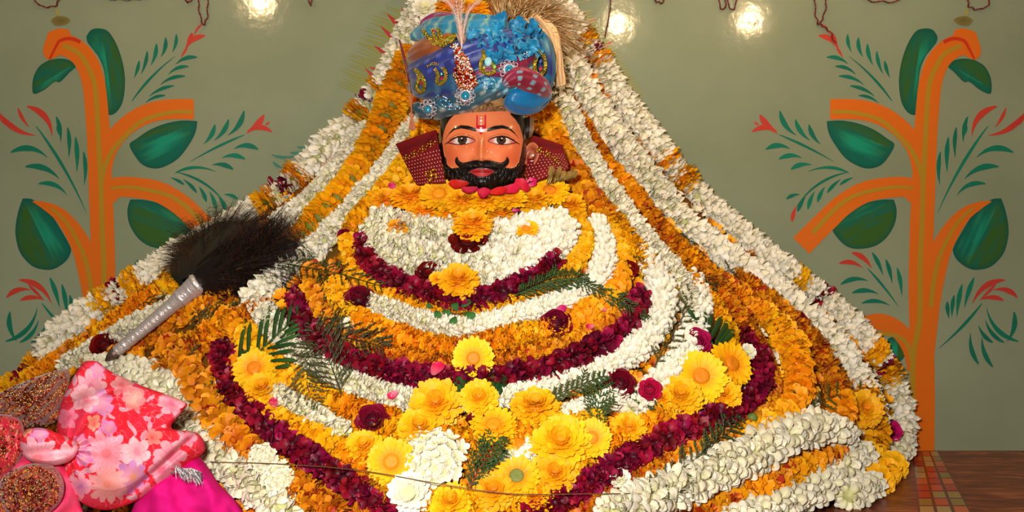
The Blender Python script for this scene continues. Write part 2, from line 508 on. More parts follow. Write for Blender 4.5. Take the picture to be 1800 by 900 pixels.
def tile_strip(A, B, Cc, D, nu, nv, lab):
    # A,B = near-wall left/right, Cc,D = front left/right on the ledge
    T = MB()
    A, B, Cc, D = [V((p[0], p[1], 0)) for p in (A, B, Cc, D)]
    q = lambda u, v: (A * (1 - u) + B * u) * (1 - v) + (Cc * (1 - u) + D * u) * v
    T.grid([[q(0, 0) + V((0, 0, .0008)), q(1, 0) + V((0, 0, .0008))], [q(0, 1) + V((0, 0, .0008)), q(1, 1) + V((0, 0, .0008))]], rgb(84, 30, 20))
    cs = [rgb(172, 44, 30), rgb(190, 66, 36), rgb(176, 140, 86), rgb(158, 124, 66), rgb(150, 38, 30), rgb(196, 90, 44), rgb(140, 112, 52)]
    for i in range(nu):
        for j in range(nv):
            g = .10; u0 = (i + g) / nu; u1 = (i + 1 - g) / nu; v0 = (j + g) / nv; v1 = (j + 1 - g) / nv
            h = .0016
            vs = [q(u0, v0), q(u1, v0), q(u1, v1), q(u0, v1)]
            vv = [p + V((0, 0, .0008)) for p in vs] + [p + V((0, 0, h)) for p in vs]
            c_ = random.choice(cs)
            T.add(vv, [(4, 7, 6, 5), (0, 1, 5, 4), (1, 2, 6, 5), (2, 3, 7, 6), (3, 0, 4, 7)], c_)
    o = T.build('tile_strip', M_tile, floor, smooth=False); o['label'] = lab


tile_strip((1.000, -.012), (1.064, -.012), (.585, -1.1), (.715, -1.1), 3, 18, 'red and tan mosaic tile strip crossing the ledge')
tile_strip((1.27, -.012), (1.36, -.012), (1.48, -.30), (1.57, -.30), 3, 5, 'tan and red mosaic corner at the far right of the ledge')

# ================================================================= BLOSSOM MESHES (shared by copies)
WC0 = rgb(208, 206, 150); WC1 = rgb(238, 228, 200); WC2 = rgb(246, 240, 224)
YC0 = rgb(232, 134, 8); YC1 = rgb(254, 194, 14)
OC0 = rgb(228, 116, 6); OC1 = rgb(252, 172, 14)
FC0 = rgb(176, 62, 10); FC1 = rgb(232, 152, 18)
CC0 = rgb(70, 4, 20); CC1 = rgb(146, 10, 46)
rnd = random.uniform


def ring_blossom(kind, seed):
    """a blossom threaded on the string along local z, radius 1"""
    random.seed(seed); b = MB(); Z = V((0, 0, 1))
    def radial(a): return V((math.cos(a), math.sin(a), 0))
    if kind == 'W':
        for k, (z, n, rr, el) in enumerate([(-.28, 9, .88, -.5), (-.09, 9, 1.0, -.15), (.12, 9, 1.0, .2), (.30, 8, .84, .6)]):
            for i in range(n):
                a = 2 * PI * (i + .5 * (k % 2)) / n + rnd(-.16, .16); r = radial(a)
                d = r * math.cos(el + rnd(-.25, .25)) + Z * math.sin(el + rnd(-.3, .3))
                nr = (Z * math.cos(el) - r * math.sin(el)) + V((rnd(-.5, .5), rnd(-.5, .5), rnd(-.2, .2)))
                L_ = rr * rnd(.66, .86)
                b.petal(r * .22 + Z * z, d, nr, L_, rnd(.40, .54), WC0, mix(WC1, WC2, rnd(0, 1)), cup=rnd(.45, .8), curl=rnd(-.3, .3), tip=.6, rows=5, cols=5, ruff=.05)
    elif kind in 'YOF':
        c0, c1 = {'Y': (YC0, YC1), 'O': (OC0, OC1), 'F': (FC0, FC1)}[kind]
        for k, (z, n, rr, el) in enumerate([(-.34, 10, .8, -.6), (-.17, 12, .97, -.25), (0, 12, 1.0, 0), (.17, 12, .95, .3), (.34, 10, .78, .65)]):
            for i in range(n):
                a = 2 * PI * (i + .5 * (k % 2)) / n + rnd(-.15, .15); r = radial(a)
                e = el + rnd(-.2, .2); d = r * math.cos(e) + Z * math.sin(e)
                nr = (Z * math.cos(e) - r * math.sin(e)) + V((rnd(-.5, .5), rnd(-.5, .5), 0))
                cc = c1
                if kind == 'F' and random.random() < .16: cc = rgb(168, 50, 14)
                elif kind == 'F' and random.random() < .35: cc = OC1
                cc = mix(cc, c0, rnd(0, .35))
                b.petal(r * .2 + Z * z, d, nr, rr * rnd(.7, .84), rnd(.4, .56), c0, cc, cup=rnd(-.1, .3), curl=rnd(-.3, .4), tip=.8, ruff=.16, rows=4, cols=4)
    elif kind == 'C':
        for k, (z, n, el) in enumerate([(-.3, 6, -.9), (-.12, 7, -1.1), (.06, 7, -1.0), (.24, 6, -.8)]):
            for i in range(n):
                a = 2 * PI * i / n + k * .7 + rnd(-.3, .3); r = radial(a)
                tl = rnd(.5, 1.3); tg = Z.cross(r)
                d = (r * math.cos(tl) + Z * math.sin(tl) * random.choice((1, -1)) * .6 + tg * rnd(-.7, .7))
                b.petal(r * rnd(.3, .48) + Z * z, d, r + V((rnd(-.7, .7), rnd(-.7, .7), rnd(-.7, .7))), rnd(.55, .8), rnd(.6, .85), CC0, mix(CC1, rgb(176, 16, 70), rnd(0, .5) ** 2 * 2) if random.random() > .3 else mix(CC0, CC1, .35), cup=rnd(.1, .4), curl=rnd(-.5, .3), tip=.6, ruff=.12, rows=4, cols=4)
    elif kind == 'D':
        for k, (z, n, el, c_) in enumerate([(-.16, 13, -.16, OC1), (-.03, 14, 0, YC1), (.12, 13, .16, OC1)]):
            for i in range(n):
                a = 2 * PI * (i + .5 * (k % 2)) / n; r = radial(a); e = el + rnd(-.07, .07)
                d = r * math.cos(e) + Z * math.sin(e)
                b.petal(r * .25 + Z * z, d, Z * math.cos(e) - r * math.sin(e), rnd(.70, .80), .42, OC0, mix(c_, YC1, rnd(0, .7)), cup=.35, curl=rnd(-.15, .15), tip=.85, rows=5, ruff=.08)
    core = {'W': rgb(196, 196, 130), 'Y': YC0, 'O': OC0, 'F': FC0, 'C': CC0, 'D': rgb(120, 120, 30)}[kind]
    b.ball((0, 0, 0), .46, core, 8, 6, (1, 1, .9))
    return b.mesh({'W': 'jasmine_blossom', 'Y': 'marigold_blossom', 'O': 'marigold_blossom', 'F': 'marigold_blossom', 'C': 'rose_blossom', 'D': 'marigold_blossom'}[kind],
                  {'W': M_white, 'C': M_rose}.get(kind, M_petal))


BL = {k: [ring_blossom(k, 11 * i + ord(k)) for i in range(4)] for k in 'WYOFCD'}
BNAME = {'W': 'jasmine_blossom', 'Y': 'marigold_blossom', 'O': 'marigold_blossom', 'F': 'marigold_blossom', 'C': 'rose_blossom', 'D': 'marigold_blossom'}
STEP = {'W': .50, 'Y': .72, 'O': .72, 'F': .68, 'C': .58, 'D': .74}
random.seed(21)


def garland(name, label, pts, lift=0.0, group=None):
    """pts: (px, py, width, kind) along the string; the blossoms hang on the mound's surface"""
    num = []; kinds = []; k = 'W'
    for p in pts:
        if len(p) > 3: k = p[3]
        num.append(p[:3]); kinds.append(k)
    N = 10; sp = spline(num, N)
    path = []; acc = 0; nxt = 0; last = None
    for i, (x, y, w) in enumerate(sp):
        kd = kinds[min(i // N, len(kinds) - 1)]
        if last:
            seg = math.hypot(x - last[0], y - last[1])
            if path and kd != path[-1][3] and nxt > acc + seg * .5: nxt = max(acc, nxt - STEP[path[-1][3]] * w / 2 + .42 * w / 2)
            while acc + seg >= nxt:
                t = (nxt - acc) / max(seg, 1e-6)
                path.append((last[0] + (x - last[0]) * t, last[1] + (y - last[1]) * t, w / 2, kd))
                nxt += STEP[kd] * w / 2 * rnd(.92, 1.08)
            acc += seg
        last = (x, y)
    if len(path) > 100:
        q = len(path) / 100.0; path = [path[int(i * q)] for i in range(100)]
    P = []
    for (x, y, r, kd) in path:
        lf = (r * 1.8 / F) * .88 + lift
        p, d = surf(x, y, lf); P.append([p, r * d / F, kd])
    pos = [p[0] for p in P]
    for _ in range(3):
        pos = [pos[0]] + [(pos[i - 1] + pos[i] * 2 + pos[i + 1]) / 4 for i in range(1, len(pos) - 1)] + [pos[-1]]
    c = sum(pos, V()) / len(pos); root = empty(name, (c.x, c.y, min(p.z for p in pos)), label, 'garland', group)
    for i, (p, (q_, r, kd)) in enumerate(zip(pos, P)):
        t = (pos[min(i + 2, len(pos) - 1)] - pos[max(i - 2, 0)]).normalized()
        t = (t + V((rnd(-.12, .12), rnd(-.12, .12), rnd(-.12, .12)))).normalized()
        o = bpy.data.objects.new(BNAME[kd], random.choice(BL[kd])); COL.objects.link(o); o.parent = root
        R = t.to_track_quat('Z', 'Y').to_matrix().to_4x4() @ Matrix.Rotation(rnd(0, 2 * PI), 4, 'Z')
        zs = 1.02
        for j in (i - 1, i + 1):
            if name == 'white_garland' and 0 <= j < len(P) and P[j][2] != kd: zs = .68
        s_ = r * rnd(.97, 1.09) * (1.10 if kd in 'OCDY' and name == 'white_garland' else 1)
        o.matrix_local = Matrix.Translation(p - root.location + V((rnd(-.06, .06) * r, 0, rnd(-.06, .06) * r))) @ R @ Matrix.Diagonal((s_, s_, s_ * zs, 1))
    return root


# the covered body beneath
mb = MB(); rows = []; C_ = []
nz_, nx_ = 70, 90
for i in range(nz_ + 1):
    z = .004 + (1.30 - .004) * i / nz_; row = []
    for j in range(nx_ + 1):
        u = -1 + 2 * j / nx_; u = math.sin(u * PI / 2)
        w = interp(TR, z) if u > 0 else interp(TL, z)
        x = X0 + u * w
        y = S(x, z) + .022
        y = min(y, -.012)
        row.append(V((x, y, z))); n_ = mnoise.noise(V((x * 9, z * 9, 0)))
        C_.append(mix(rgb(150, 84, 14), rgb(92, 74, 22), n_ + .5))
    rows.append(row)
mb.grid(rows, C_)
body = mb.build('draped_stand', M_cloth)
tag(body, 'cloth-covered stand beneath the flower garlands, tapering up behind the turban', 'stand')
md = body.modifiers.new('thick', 'SOLIDIFY'); md.thickness = .006; md.offset = 1

# bed of small blossoms in the gaps: nobody could count it
bed = MB(); random.seed(5)
yy = 20
while yy < 930:
    xx = 40
    while xx < 1600:
        x = xx + rnd(-9, 9); y = yy + rnd(-9, 9)
        p, d = surf(x, y, .004)
        if p.y < -.07 and p.z > .012 and abs(p.y - S(p.x, p.z)) < .03:
            n = normal(p); n = (n + V((rnd(-.4, .4), 0, rnd(-.4, .4)))).normalized()
            a0 = n.orthogonal().normalized(); b0 = n.cross(a0); R_ = rnd(12, 17) * d / F
            ci = random.random()
            if 690 < x < 1010 and 365 < y < 480: cc0, cc1 = WC0, WC1
            elif ci < .5: cc0, cc1 = YC0, mix(YC1, OC1, rnd(0, .7))
            elif ci < .8: cc0, cc1 = FC0, FC1
            else: cc0, cc1 = WC0, WC1
            for k in range(8):
                a = 2 * PI * k / 8 + rnd(-.2, .2); r_ = a0 * math.cos(a) + b0 * math.sin(a)
                bed.petal(p + r_ * R_ * .1, r_ + n * rnd(.1, .7), n, R_, R_ * .75, cc0, cc1, tip=.7, rows=3)
        xx += 24
    yy += 22
o = bed.build('flower_bed', M_petal)
tag(o, 'loose marigold and jasmine petals filling the gaps between the garlands', 'flowers', kind='stuff')

# ================================================================= GARLANDS
random.seed(33)
GL = [
 # ---- back layer, left
 ('white_garland', 'long jasmine garland with marigold and red bands along the outer left slope', [(752, -14, 50, 'W'), (728, 30, 52), (705, 80, 54), (683, 132, 54), (668, 152, 54, 'D'), (655, 168, 52, 'W'), (650, 176, 46, 'C'), (643, 186, 52, 'W'), (637, 196, 54, 'D'), (622, 216, 60, 'W'), (585, 250, 66), (545, 292, 66), (528, 308, 62, 'D'), (512, 324, 60, 'W'), (498, 335, 54, 'C'), (490, 344, 60, 'W'), (480, 352, 60, 'D'), (455, 368, 58, 'W'), (415, 388, 52), (370, 412, 52), (310, 448, 54), (262, 478, 54), (245, 490, 54, 'Y'), (228, 502, 54, 'W'), (220, 507, 48, 'C'), (208, 514, 54, 'W'), (195, 522, 54, 'Y'), (170, 540, 58, 'W'), (110, 584, 60), (85, 612, 58), (72, 636, 52, 'Y'), (48, 662, 48, 'C'), (30, 676, 50, 'Y'), (-10, 700, 50), (-40, 720, 50)], .0),
 ('white_garland', 'short jasmine garland lying inside the outer left slope above the feather whisk', [(640, 232, 44, 'W'), (608, 285, 48), (570, 330, 50), (530, 365, 48), (490, 392, 46)], -.006),
 ('marigold_garland', 'garland of flat orange marigold discs from turban down toward the feather whisk', [(722, 92, 44, 'D'), (708, 130, 56), (690, 175, 60), (672, 225, 58), (648, 270, 56), (622, 312, 56), (592, 350, 58), (560, 385, 58), (525, 418, 56), (490, 448, 50)], .010),
 ('white_garland', 'cream jasmine garland between the marigold discs and the maroon collar', [(742, 205, 44, 'W'), (712, 245, 46), (686, 290, 46), (655, 325, 48), (622, 365, 48), (588, 400, 50), (552, 436, 52), (500, 478, 56), (445, 520, 56)], .0),
 ('marigold_garland', 'yellow marigold garland beside the left maroon collar panel', [(752, 222, 44, 'Y'), (726, 262, 44), (712, 295, 46), (685, 325, 44), (650, 360, 42), (618, 398, 40)], .004),
 # ---- back layer, right
 ('white_garland', 'outermost jasmine garland with marigold and red bands down the right slope', [(968, -16, 50, 'W'), (1000, 25, 50), (1018, 55, 48), (1024, 64, 46, 'Y'), (1036, 80, 46, 'W'), (1043, 90, 40, 'C'), (1048, 96, 46, 'W'), (1051, 99, 48, 'Y'), (1062, 119, 50, 'W'), (1090, 170, 50), (1130, 222, 56), (1165, 272, 56), (1170, 277, 54, 'Y'), (1184, 294, 50, 'W'), (1193, 306, 54, 'Y'), (1212, 329, 54, 'W'), (1265, 380, 54), (1330, 433, 52), (1392, 482, 50), (1399, 487, 48, 'Y'), (1418, 500, 46, 'W'), (1444, 516, 44, 'C'), (1450, 522, 48, 'W'), (1485, 558, 54), (1522, 598, 56), (1532, 608, 56, 'Y'), (1548, 628, 50, 'W'), (1553, 634, 46, 'C'), (1558, 648, 50, 'Y'), (1564, 664, 54, 'Y'), (1572, 682, 56, 'W'), (1586, 730, 56), (1582, 780, 54), (1570, 815, 54, 'Y'), (1556, 835, 54), (1530, 856, 56, 'W'), (1498, 868, 60), (1480, 872, 60)], .0),
 ('white_garland', 'second jasmine garland down the right slope, just inside the outermost one', [(950, -10, 54, 'W'), (978, 50, 58), (1010, 120, 60), (1048, 190, 60), (1092, 252, 60), (1136, 312, 60), (1180, 366, 60), (1225, 412, 60), (1296, 466, 62), (1360, 510, 64), (1422, 562, 66), (1476, 616, 64), (1506, 662, 58), (1530, 700, 52), (1545, 740, 46)], .012),
 ('white_garland', 'inner jasmine garland dropping from the turban past the right collar panel', [(966, 90, 46, 'W'), (984, 160, 50), (1006, 225, 52), (1036, 285, 52), (1066, 335, 52), (1098, 378, 52), (1134, 422, 52), (1168, 462, 52), (1198, 505, 52), (1222, 555, 48)], .012),
 ('marigold_garland', 'narrow orange marigold garland between two jasmine garlands right of the turban', [(1010, 180, 26, 'F'), (1035, 232, 30), (1064, 284, 34, 'O'), (1098, 325, 40), (1128, 362, 44, 'F'), (1158, 402, 46), (1195, 442, 50, 'O'), (1235, 478, 50, 'F'), (1285, 510, 52), (1345, 545, 50)], .0),
 ('marigold_garland', 'dull yellow marigold garland behind the right collar panel', [(962, 205, 50, 'Y'), (978, 245, 50, 'O'), (1004, 300, 54, 'F'), (1040, 355, 56), (1080, 400, 56, 'Y'), (1120, 448, 54), (1158, 492, 50), (1180, 530, 46)], .0),
 # ---- chest
 ('white_garland', 'thick jasmine garland in the top row of the white chest pad', [(672, 385, 56, 'W'), (715, 400, 56), (770, 405, 56), (830, 410, 56), (895, 405, 56), (950, 392, 58), (985, 385, 54)], .008),
 ('white_garland', 'thick jasmine garland in the middle row of the white chest pad', [(655, 405, 54, 'W'), (695, 432, 56), (755, 446, 58), (820, 452, 58), (885, 448, 58), (945, 430, 58), (1000, 402, 54)], .014),
 ('white_garland', 'jasmine garland edging the white chest pad above the upper red garland', [(655, 425, 44, 'W'), (690, 458, 48), (745, 478, 50), (810, 490, 50), (875, 482, 50), (930, 462, 50), (978, 435, 48), (1002, 420, 44)], .012),
 ('rose_garland', 'upper crimson rose garland curving under the white chest pad', [(638, 425, 36, 'C'), (645, 455, 42), (672, 484, 46), (715, 505, 46), (762, 520, 46), (815, 532, 44), (866, 520, 44), (915, 500, 46), (958, 474, 46), (982, 452, 40)], .020),
 ('marigold_garland', 'yellow marigold garland just outside the upper crimson rose garland', [(612, 428, 40, 'Y'), (622, 470, 40), (650, 500, 40), (700, 524, 40), (755, 540, 40), (815, 552, 38), (875, 538, 36), (935, 515, 36), (985, 488, 38), (1018, 455, 40), (1032, 415, 38), (1010, 378, 38)], .006),
 ('white_garland', 'jasmine garland curving round outside the upper red garland', [(650, 530, 38, 'W'), (690, 545, 42), (740, 562, 44), (800, 576, 46), (860, 568, 46), (920, 550, 46), (980, 532, 46), (1035, 508, 48), (1062, 468, 50), (1062, 425, 46), (1045, 385, 40)], .008),
 ('marigold_garland', 'bright orange marigold garland above the large crimson rose garland', [(590, 505, 46, 'Y'), (602, 540, 48), (640, 568, 52, 'O'), (690, 590, 52), (740, 602, 50), (795, 612, 46), (850, 604, 46), (900, 590, 54, 'Y'), (960, 585, 50, 'O'), (1015, 562, 54), (1060, 535, 54), (1090, 495, 48), (1095, 448, 44, 'Y'), (1078, 405, 42), (1048, 365, 38)], .010),
 ('marigold_garland', 'brown flecked marigold garland resting against the large crimson rose garland', [(548, 478, 44, 'F'), (560, 525, 46), (590, 575, 46), (640, 608, 44), (700, 628, 42), (760, 640, 42), (820, 644, 40), (880, 632, 44), (940, 618, 46), (1000, 606, 44), (1052, 582, 42), (1088, 552, 40)], .006),
 ('rose_garland', 'large crimson rose garland looping round the middle of the mound', [(520, 520, 38, 'C'), (530, 558, 46), (562, 598, 50), (612, 632, 50), (675, 650, 50), (740, 662, 48), (800, 668, 46), (860, 668, 48), (925, 656, 50), (990, 640, 50), (1045, 615, 50), (1092, 582, 48), (1122, 545, 44), (1124, 515, 38)], .018),
 ('white_garland', 'jasmine garland looping outside the large crimson rose garland', [(455, 535, 50, 'W'), (480, 575, 50), (530, 625, 48), (585, 655, 50), (640, 680, 50), (700, 698, 50), (760, 705, 44), (850, 704, 44), (905, 690, 44), (965, 675, 44), (1030, 660, 46), (1090, 632, 54), (1140, 592, 58), (1166, 545, 56), (1162, 500, 56), (1140, 462, 50), (1120, 430, 44)], .008),
 ('marigold_garland', 'yellow marigold garland below the jasmine loop on the left front', [(400, 560, 46, 'O'), (440, 595, 50, 'Y'), (500, 650, 50), (545, 690, 52), (600, 712, 52, 'O'), (650, 728, 50), (700, 738, 46)], .002),
 ('white_garland', 'short jasmine garland between two marigold garlands on the left front', [(440, 655, 46, 'W'), (480, 690, 50), (525, 715, 52), (570, 740, 52), (610, 765, 46)], .006),
 ('marigold_garland', 'yellow marigold garland above the lower left crimson rose garland', [(420, 640, 44, 'O'), (450, 700, 44, 'Y'), (500, 745, 50), (560, 770, 54), (612, 800, 56, 'O'), (655, 835, 56, 'Y'), (700, 870, 50)], .010),
 ('rose_garland', 'long crimson rose garland running down the left front to the bottom', [(388, 612, 40, 'C'), (396, 655, 44), (425, 705, 50), (470, 748, 52), (520, 785, 52), (570, 818, 52), (615, 850, 52), (655, 882, 50), (700, 915, 48)], .020),
 ('marigold_garland', 'flecked marigold garland left of the lower left crimson rose garland', [(300, 610, 50, 'F'), (335, 655, 56), (358, 710, 70), (395, 755, 72), (440, 790, 66), (490, 830, 60, 'O'), (540, 865, 62, 'F'), (590, 900, 60)], .006),
 ('marigold_garland', 'orange marigold garland lying below the silver handle of the whisk', [(250, 600, 46, 'F'), (300, 560, 50), (350, 545, 50, 'O'), (400, 520, 50, 'F'), (450, 490, 48, 'Y'), (500, 470, 44, 'O')], .0),
 ('marigold_garland', 'flecked marigold garland between silver handle and the palm frond', [(290, 650, 50, 'F'), (325, 620, 54), (370, 590, 56, 'O'), (415, 565, 54, 'F'), (470, 540, 46, 'Y')], .004),
 ('marigold_garland', 'orange marigold garland behind the ferrule of the feather whisk', [(150, 605, 36, 'Y'), (200, 570, 42, 'O'), (250, 535, 46), (290, 505, 46, 'Y'), (330, 485, 48), (375, 460, 46, 'O')], .0),
 ('white_garland', 'jasmine garland from the handle tip down beside the pink bundle', [(170, 640, 40, 'W'), (215, 650, 58), (265, 662, 62), (305, 690, 64), (335, 735, 66), (372, 785, 72), (415, 825, 76), (460, 865, 78), (500, 900, 76)], .004),
 ('white_garland', 'jasmine garland seen between the silver handle and outer left slope', [(120, 640, 40, 'W'), (160, 620, 44), (205, 590, 46), (245, 570, 46), (290, 545, 42), (335, 520, 40)], .0),
 ('marigold_garland', 'orange and white flower string emerging left of the dark rose', [(20, 690, 40, 'Y'), (70, 655, 40, 'O'), (120, 620, 38, 'F'), (170, 590, 36)], .004),
 # ---- right front
 ('white_garland', 'jasmine garland on the right front beneath the wispy fern', [(1118, 715, 48, 'W'), (1160, 672, 54), (1200, 625, 58), (1222, 575, 58), (1230, 530, 54), (1215, 490, 48)], .006),
 ('marigold_garland', 'orange marigold garland right of the inner jasmine garland', [(1170, 455, 42, 'Y'), (1212, 498, 48, 'O'), (1250, 540, 50, 'Y'), (1275, 585, 50), (1280, 630, 48), (1250, 680, 48), (1200, 715, 48), (1150, 740, 50, 'O'), (1100, 765, 50), (1050, 790, 46, 'Y')], .006),
 ('marigold_garland', 'flecked marigold garland beside the second palm frond on the right', [(1215, 462, 44, 'F'), (1262, 515, 52), (1298, 560, 52), (1325, 605, 50), (1352, 655, 44), (1352, 700, 42), (1320, 740, 46), (1270, 770, 46), (1225, 790, 50), (1170, 810, 52), (1120, 838, 54), (1070, 868, 52), (1020, 895, 50)], .004),
 ('rose_garland', 'long crimson rose garland running from right front down to bottom centre', [(1305, 590, 36, 'C'), (1335, 625, 42), (1345, 665, 46), (1322, 702, 48), (1275, 728, 48), (1225, 742, 50), (1175, 768, 50), (1125, 795, 52), (1075, 825, 52), (1030, 855, 50), (975, 885, 48), (920, 905, 44)], .020),
 ('marigold_garland', 'bright yellow marigold garland curving along the right flank', [(1300, 525, 46, 'O'), (1345, 555, 50, 'Y'), (1385, 602, 60), (1408, 650, 60, 'O'), (1405, 695, 58), (1380, 728, 56, 'Y'), (1335, 755, 54), (1290, 780, 50)], .014),
 ('marigold_garland', 'flecked marigold garland inside the second jasmine garland on the right flank', [(1300, 490, 44, 'F'), (1345, 530, 50), (1395, 570, 52), (1435, 612, 54), (1460, 660, 56), (1478, 705, 56, 'O'), (1476, 748, 54), (1450, 775, 46)], .004),
 ('marigold_garland', 'yellow marigold garland beside the outermost jasmine at the right edge', [(1500, 660, 44, 'O'), (1522, 700, 60, 'Y'), (1535, 745, 60, 'Y'), (1530, 790, 62), (1505, 830, 56, 'O'), (1470, 850, 50)], .004),
 ('white_garland', 'thick jasmine garland sweeping across the lower right front', [(1485, 765, 56, 'W'), (1452, 750, 66), (1400, 758, 80), (1345, 786, 86), (1290, 812, 88), (1235, 838, 86), (1180, 862, 86), (1120, 888, 84), (1070, 908, 80)], .026),
 ('marigold_garland', 'flecked marigold garland between two thick jasmine garlands at lower right', [(1470, 792, 44, 'F'), (1425, 812, 54, 'O'), (1375, 832, 62, 'F'), (1325, 858, 68, 'O'), (1278, 886, 70, 'F'), (1230, 915, 70)], .020),
 ('white_garland', 'lowest thick jasmine garland beside the brown ledge at lower right', [(1512, 800, 60, 'W'), (1480, 825, 70), (1440, 850, 72), (1395, 875, 74), (1340, 900, 76), (1290, 925, 76)], .028),
 # ---- bottom centre
 ('marigold_garland', 'yellow marigold garland crossing the bottom centre below the white cluster', [(640, 905, 60, 'F'), (700, 885, 56, 'Y'), (760, 885, 62, 'O'), (820, 880, 62, 'Y'), (880, 880, 66), (940, 862, 60, 'O'), (985, 830, 58, 'Y'), (1030, 800, 56)], .004),
 ('marigold_garland', 'orange marigold garland beneath the large loose marigolds at centre', [(640, 752, 50, 'Y'), (690, 760, 54), (740, 768, 52, 'O'), (800, 768, 50, 'Y'), (860, 770, 54), (920, 762, 56, 'O'), (985, 752, 60, 'Y'), (1045, 742, 54, 'O')], .004),
 ('white_garland', 'jasmine garland right of centre under the cypress sprig', [(900, 812, 48, 'W'), (935, 790, 44), (1000, 728, 44), (1050, 712, 46), (1095, 690, 46)], .006),
]
for nm, lb, pts, lf in GL: garland(nm, lb, pts, lf, {'white_garland': 'jasmine garlands on the mound', 'marigold_garland': 'marigold garlands on the mound', 'rose_garland': 'crimson rose garlands on the mound'}[nm])




# ================================================================= LOOSE FLOWERS
def bloom_mesh(kind, seed):
    """face-on bloom looking along +z, radius 1 ; returns (petals, centre or None)"""
    random.seed(seed); b = MB(); c = None; Z = V((0, 0, 1))
    if kind == 'daisy' or kind == 'green_daisy':
        for k, (n, e, L_, z) in enumerate([(20, .05, .80, -.02), (20, .16, .74, .03), (18, .30, .62, .07)]):
            for i in range(n):
                a = 2 * PI * (i + .5 * (k % 2)) / n + rnd(-.05, .05); r = V((math.cos(a), math.sin(a), 0)); ee = e + rnd(-.08, .08)
                b.petal(r * .2 + Z * z, r * math.cos(ee) + Z * math.sin(ee), Z, L_ * rnd(.92, 1.06), .25, YC0, mix(rgb(254, 196, 8), YC1, rnd(0, 1)), cup=.22, curl=rnd(-.12, .05), tip=.62, rows=6, w0=.5)
        c = MB()
        cc = rgb(238, 148, 12) if kind == 'daisy' else rgb(132, 138, 66)
        rows = []; C2 = []
        for i in range(9):
            t = i / 8; rr = .30 * math.sin(t * PI / 2) + .001; zz_ = .10 + .13 * math.cos(t * PI / 2) - (.05 * math.exp(-(t * 3) ** 2))
            rows.append([V((rr * math.cos(2 * PI * j / 20), rr * math.sin(2 * PI * j / 20), zz_ + rnd(-.008, .008))) for j in range(20)])
            C2 += [mix(cc, rgb(210, 110, 8), rnd(0, .5)) if kind == 'daisy' else mix(cc, rgb(90, 110, 50), rnd(0, .6)) for j in range(20)]
        c.grid(rows, C2, True)
    elif kind == 'marigold':
        b.ball((0, 0, .0), .5, YC0, 10, 6, (1, 1, .5))
        for k, (n, e, L_, z, r0) in enumerate([(22, -.15, .8, -.1, .2), (22, .0, .8, .0, .2), (20, .2, .72, .06, .2), (18, .42, .6, .12, .18), (16, .62, .46, .15, .12), (13, .8, .36, .17, .08), (9, 1.0, .26, .18, .03)]):
            for i in range(n):
                a = 2 * PI * (i + .5 * (k % 2)) / n + rnd(-.08, .08); r = V((math.cos(a), math.sin(a), 0)); ee = e + rnd(-.1, .1)
                cc = mix(YC1, rgb(255, 176, 16), rnd(0, 1)) if k < 5 else mix(YC0, YC1, .5)
                b.petal(r * r0 + Z * z, r * math.cos(ee) + Z * math.sin(ee), Z * math.cos(ee) - r * math.sin(ee), L_ * rnd(.92, 1.05), .27, YC0, cc, cup=.2, curl=rnd(-.2, .1), tip=.8, rows=5, ruff=.10)
    elif kind == 'mum':
        b.ball((0, 0, .0), .4, WC0, 10, 6, (1, 1, .5))
        for k, (n, e, L_, z, r0) in enumerate([(16, -.1, .85, -.05, .15), (16, .15, .8, .02, .15), (13, .45, .65, .08, .12), (9, .8, .5, .12, .1)]):
            for i in range(n):
                a = 2 * PI * (i + .5 * (k % 2)) / n + rnd(-.1, .1); r = V((math.cos(a), math.sin(a), 0)); ee = e + rnd(-.15, .15)
                b.petal(r * r0 + Z * z, r * math.cos(ee) + Z * math.sin(ee), Z * math.cos(ee) - r * math.sin(ee), L_ * rnd(.9, 1.05), .34, WC0, mix(WC1, WC2, rnd(.3, 1)), cup=.3, curl=rnd(-.2, .2), tip=.65, rows=5, ruff=.06)
    elif kind == 'white_cluster':
        for q in range(26):
            a = q * 2.4; rr = .85 * math.sqrt(q / 26); cx, cy = rr * math.cos(a), rr * math.sin(a); cz = .35 * (1 - rr * rr)
            n_ = V((cx, cy, .9)).normalized(); u = n_.orthogonal().normalized(); w = n_.cross(u)
            for i in range(6):
                aa = 2 * PI * i / 6 + q; r = u * math.cos(aa) + w * math.sin(aa)
                b.petal(V((cx, cy, cz)), r + n_ * rnd(.2, .9), n_, rnd(.24, .32), .2, WC0, mix(WC1, WC2, rnd(.2, 1)), cup=.3, curl=-.1, tip=.6, rows=4)
        b.ball((0, 0, 0), .8, WC1, 12, 6, (1, 1, .35))
    elif kind in ('rose', 'pink_rose'):
        c0, c1 = (CC0, rgb(146, 8, 30)) if kind == 'rose' else (rgb(120, 6, 50), rgb(214, 20, 96))
        b.ball((0, 0, 0), .55, c0, 10, 6, (1, 1, .6))
        for k, (n, e, L_, r0, z) in enumerate([(6, .25, .75, .3, -.1), (6, .6, .62, .26, 0), (5, .95, .55, .22, .08), (4, 1.2, .48, .16, .12), (3, 1.4, .4, .08, .16)]):
            for i in range(n):
                a = 2 * PI * i / n + k * .6 + rnd(-.15, .15); r = V((math.cos(a), math.sin(a), 0)); ee = e + rnd(-.1, .1)
                b.petal(r * r0 + Z * z, r * math.cos(ee) + Z * math.sin(ee), Z * math.cos(ee) - r * math.sin(ee), L_, rnd(.75, .95) * (1 - k * .1), c0, mix(c1, c0, rnd(0, .5)), cup=.28, curl=rnd(-.25, .05), tip=.55, rows=6, cols=5, w0=.5)
    elif kind in ('petal', 'dark_petal', 'red_petal'):
        c0, c1 = (rgb(232, 120, 150), rgb(206, 18, 92)) if kind == 'petal' else ((rgb(60, 4, 16), rgb(120, 8, 36)) if kind == 'dark_petal' else (rgb(170, 10, 30), rgb(200, 20, 48)))
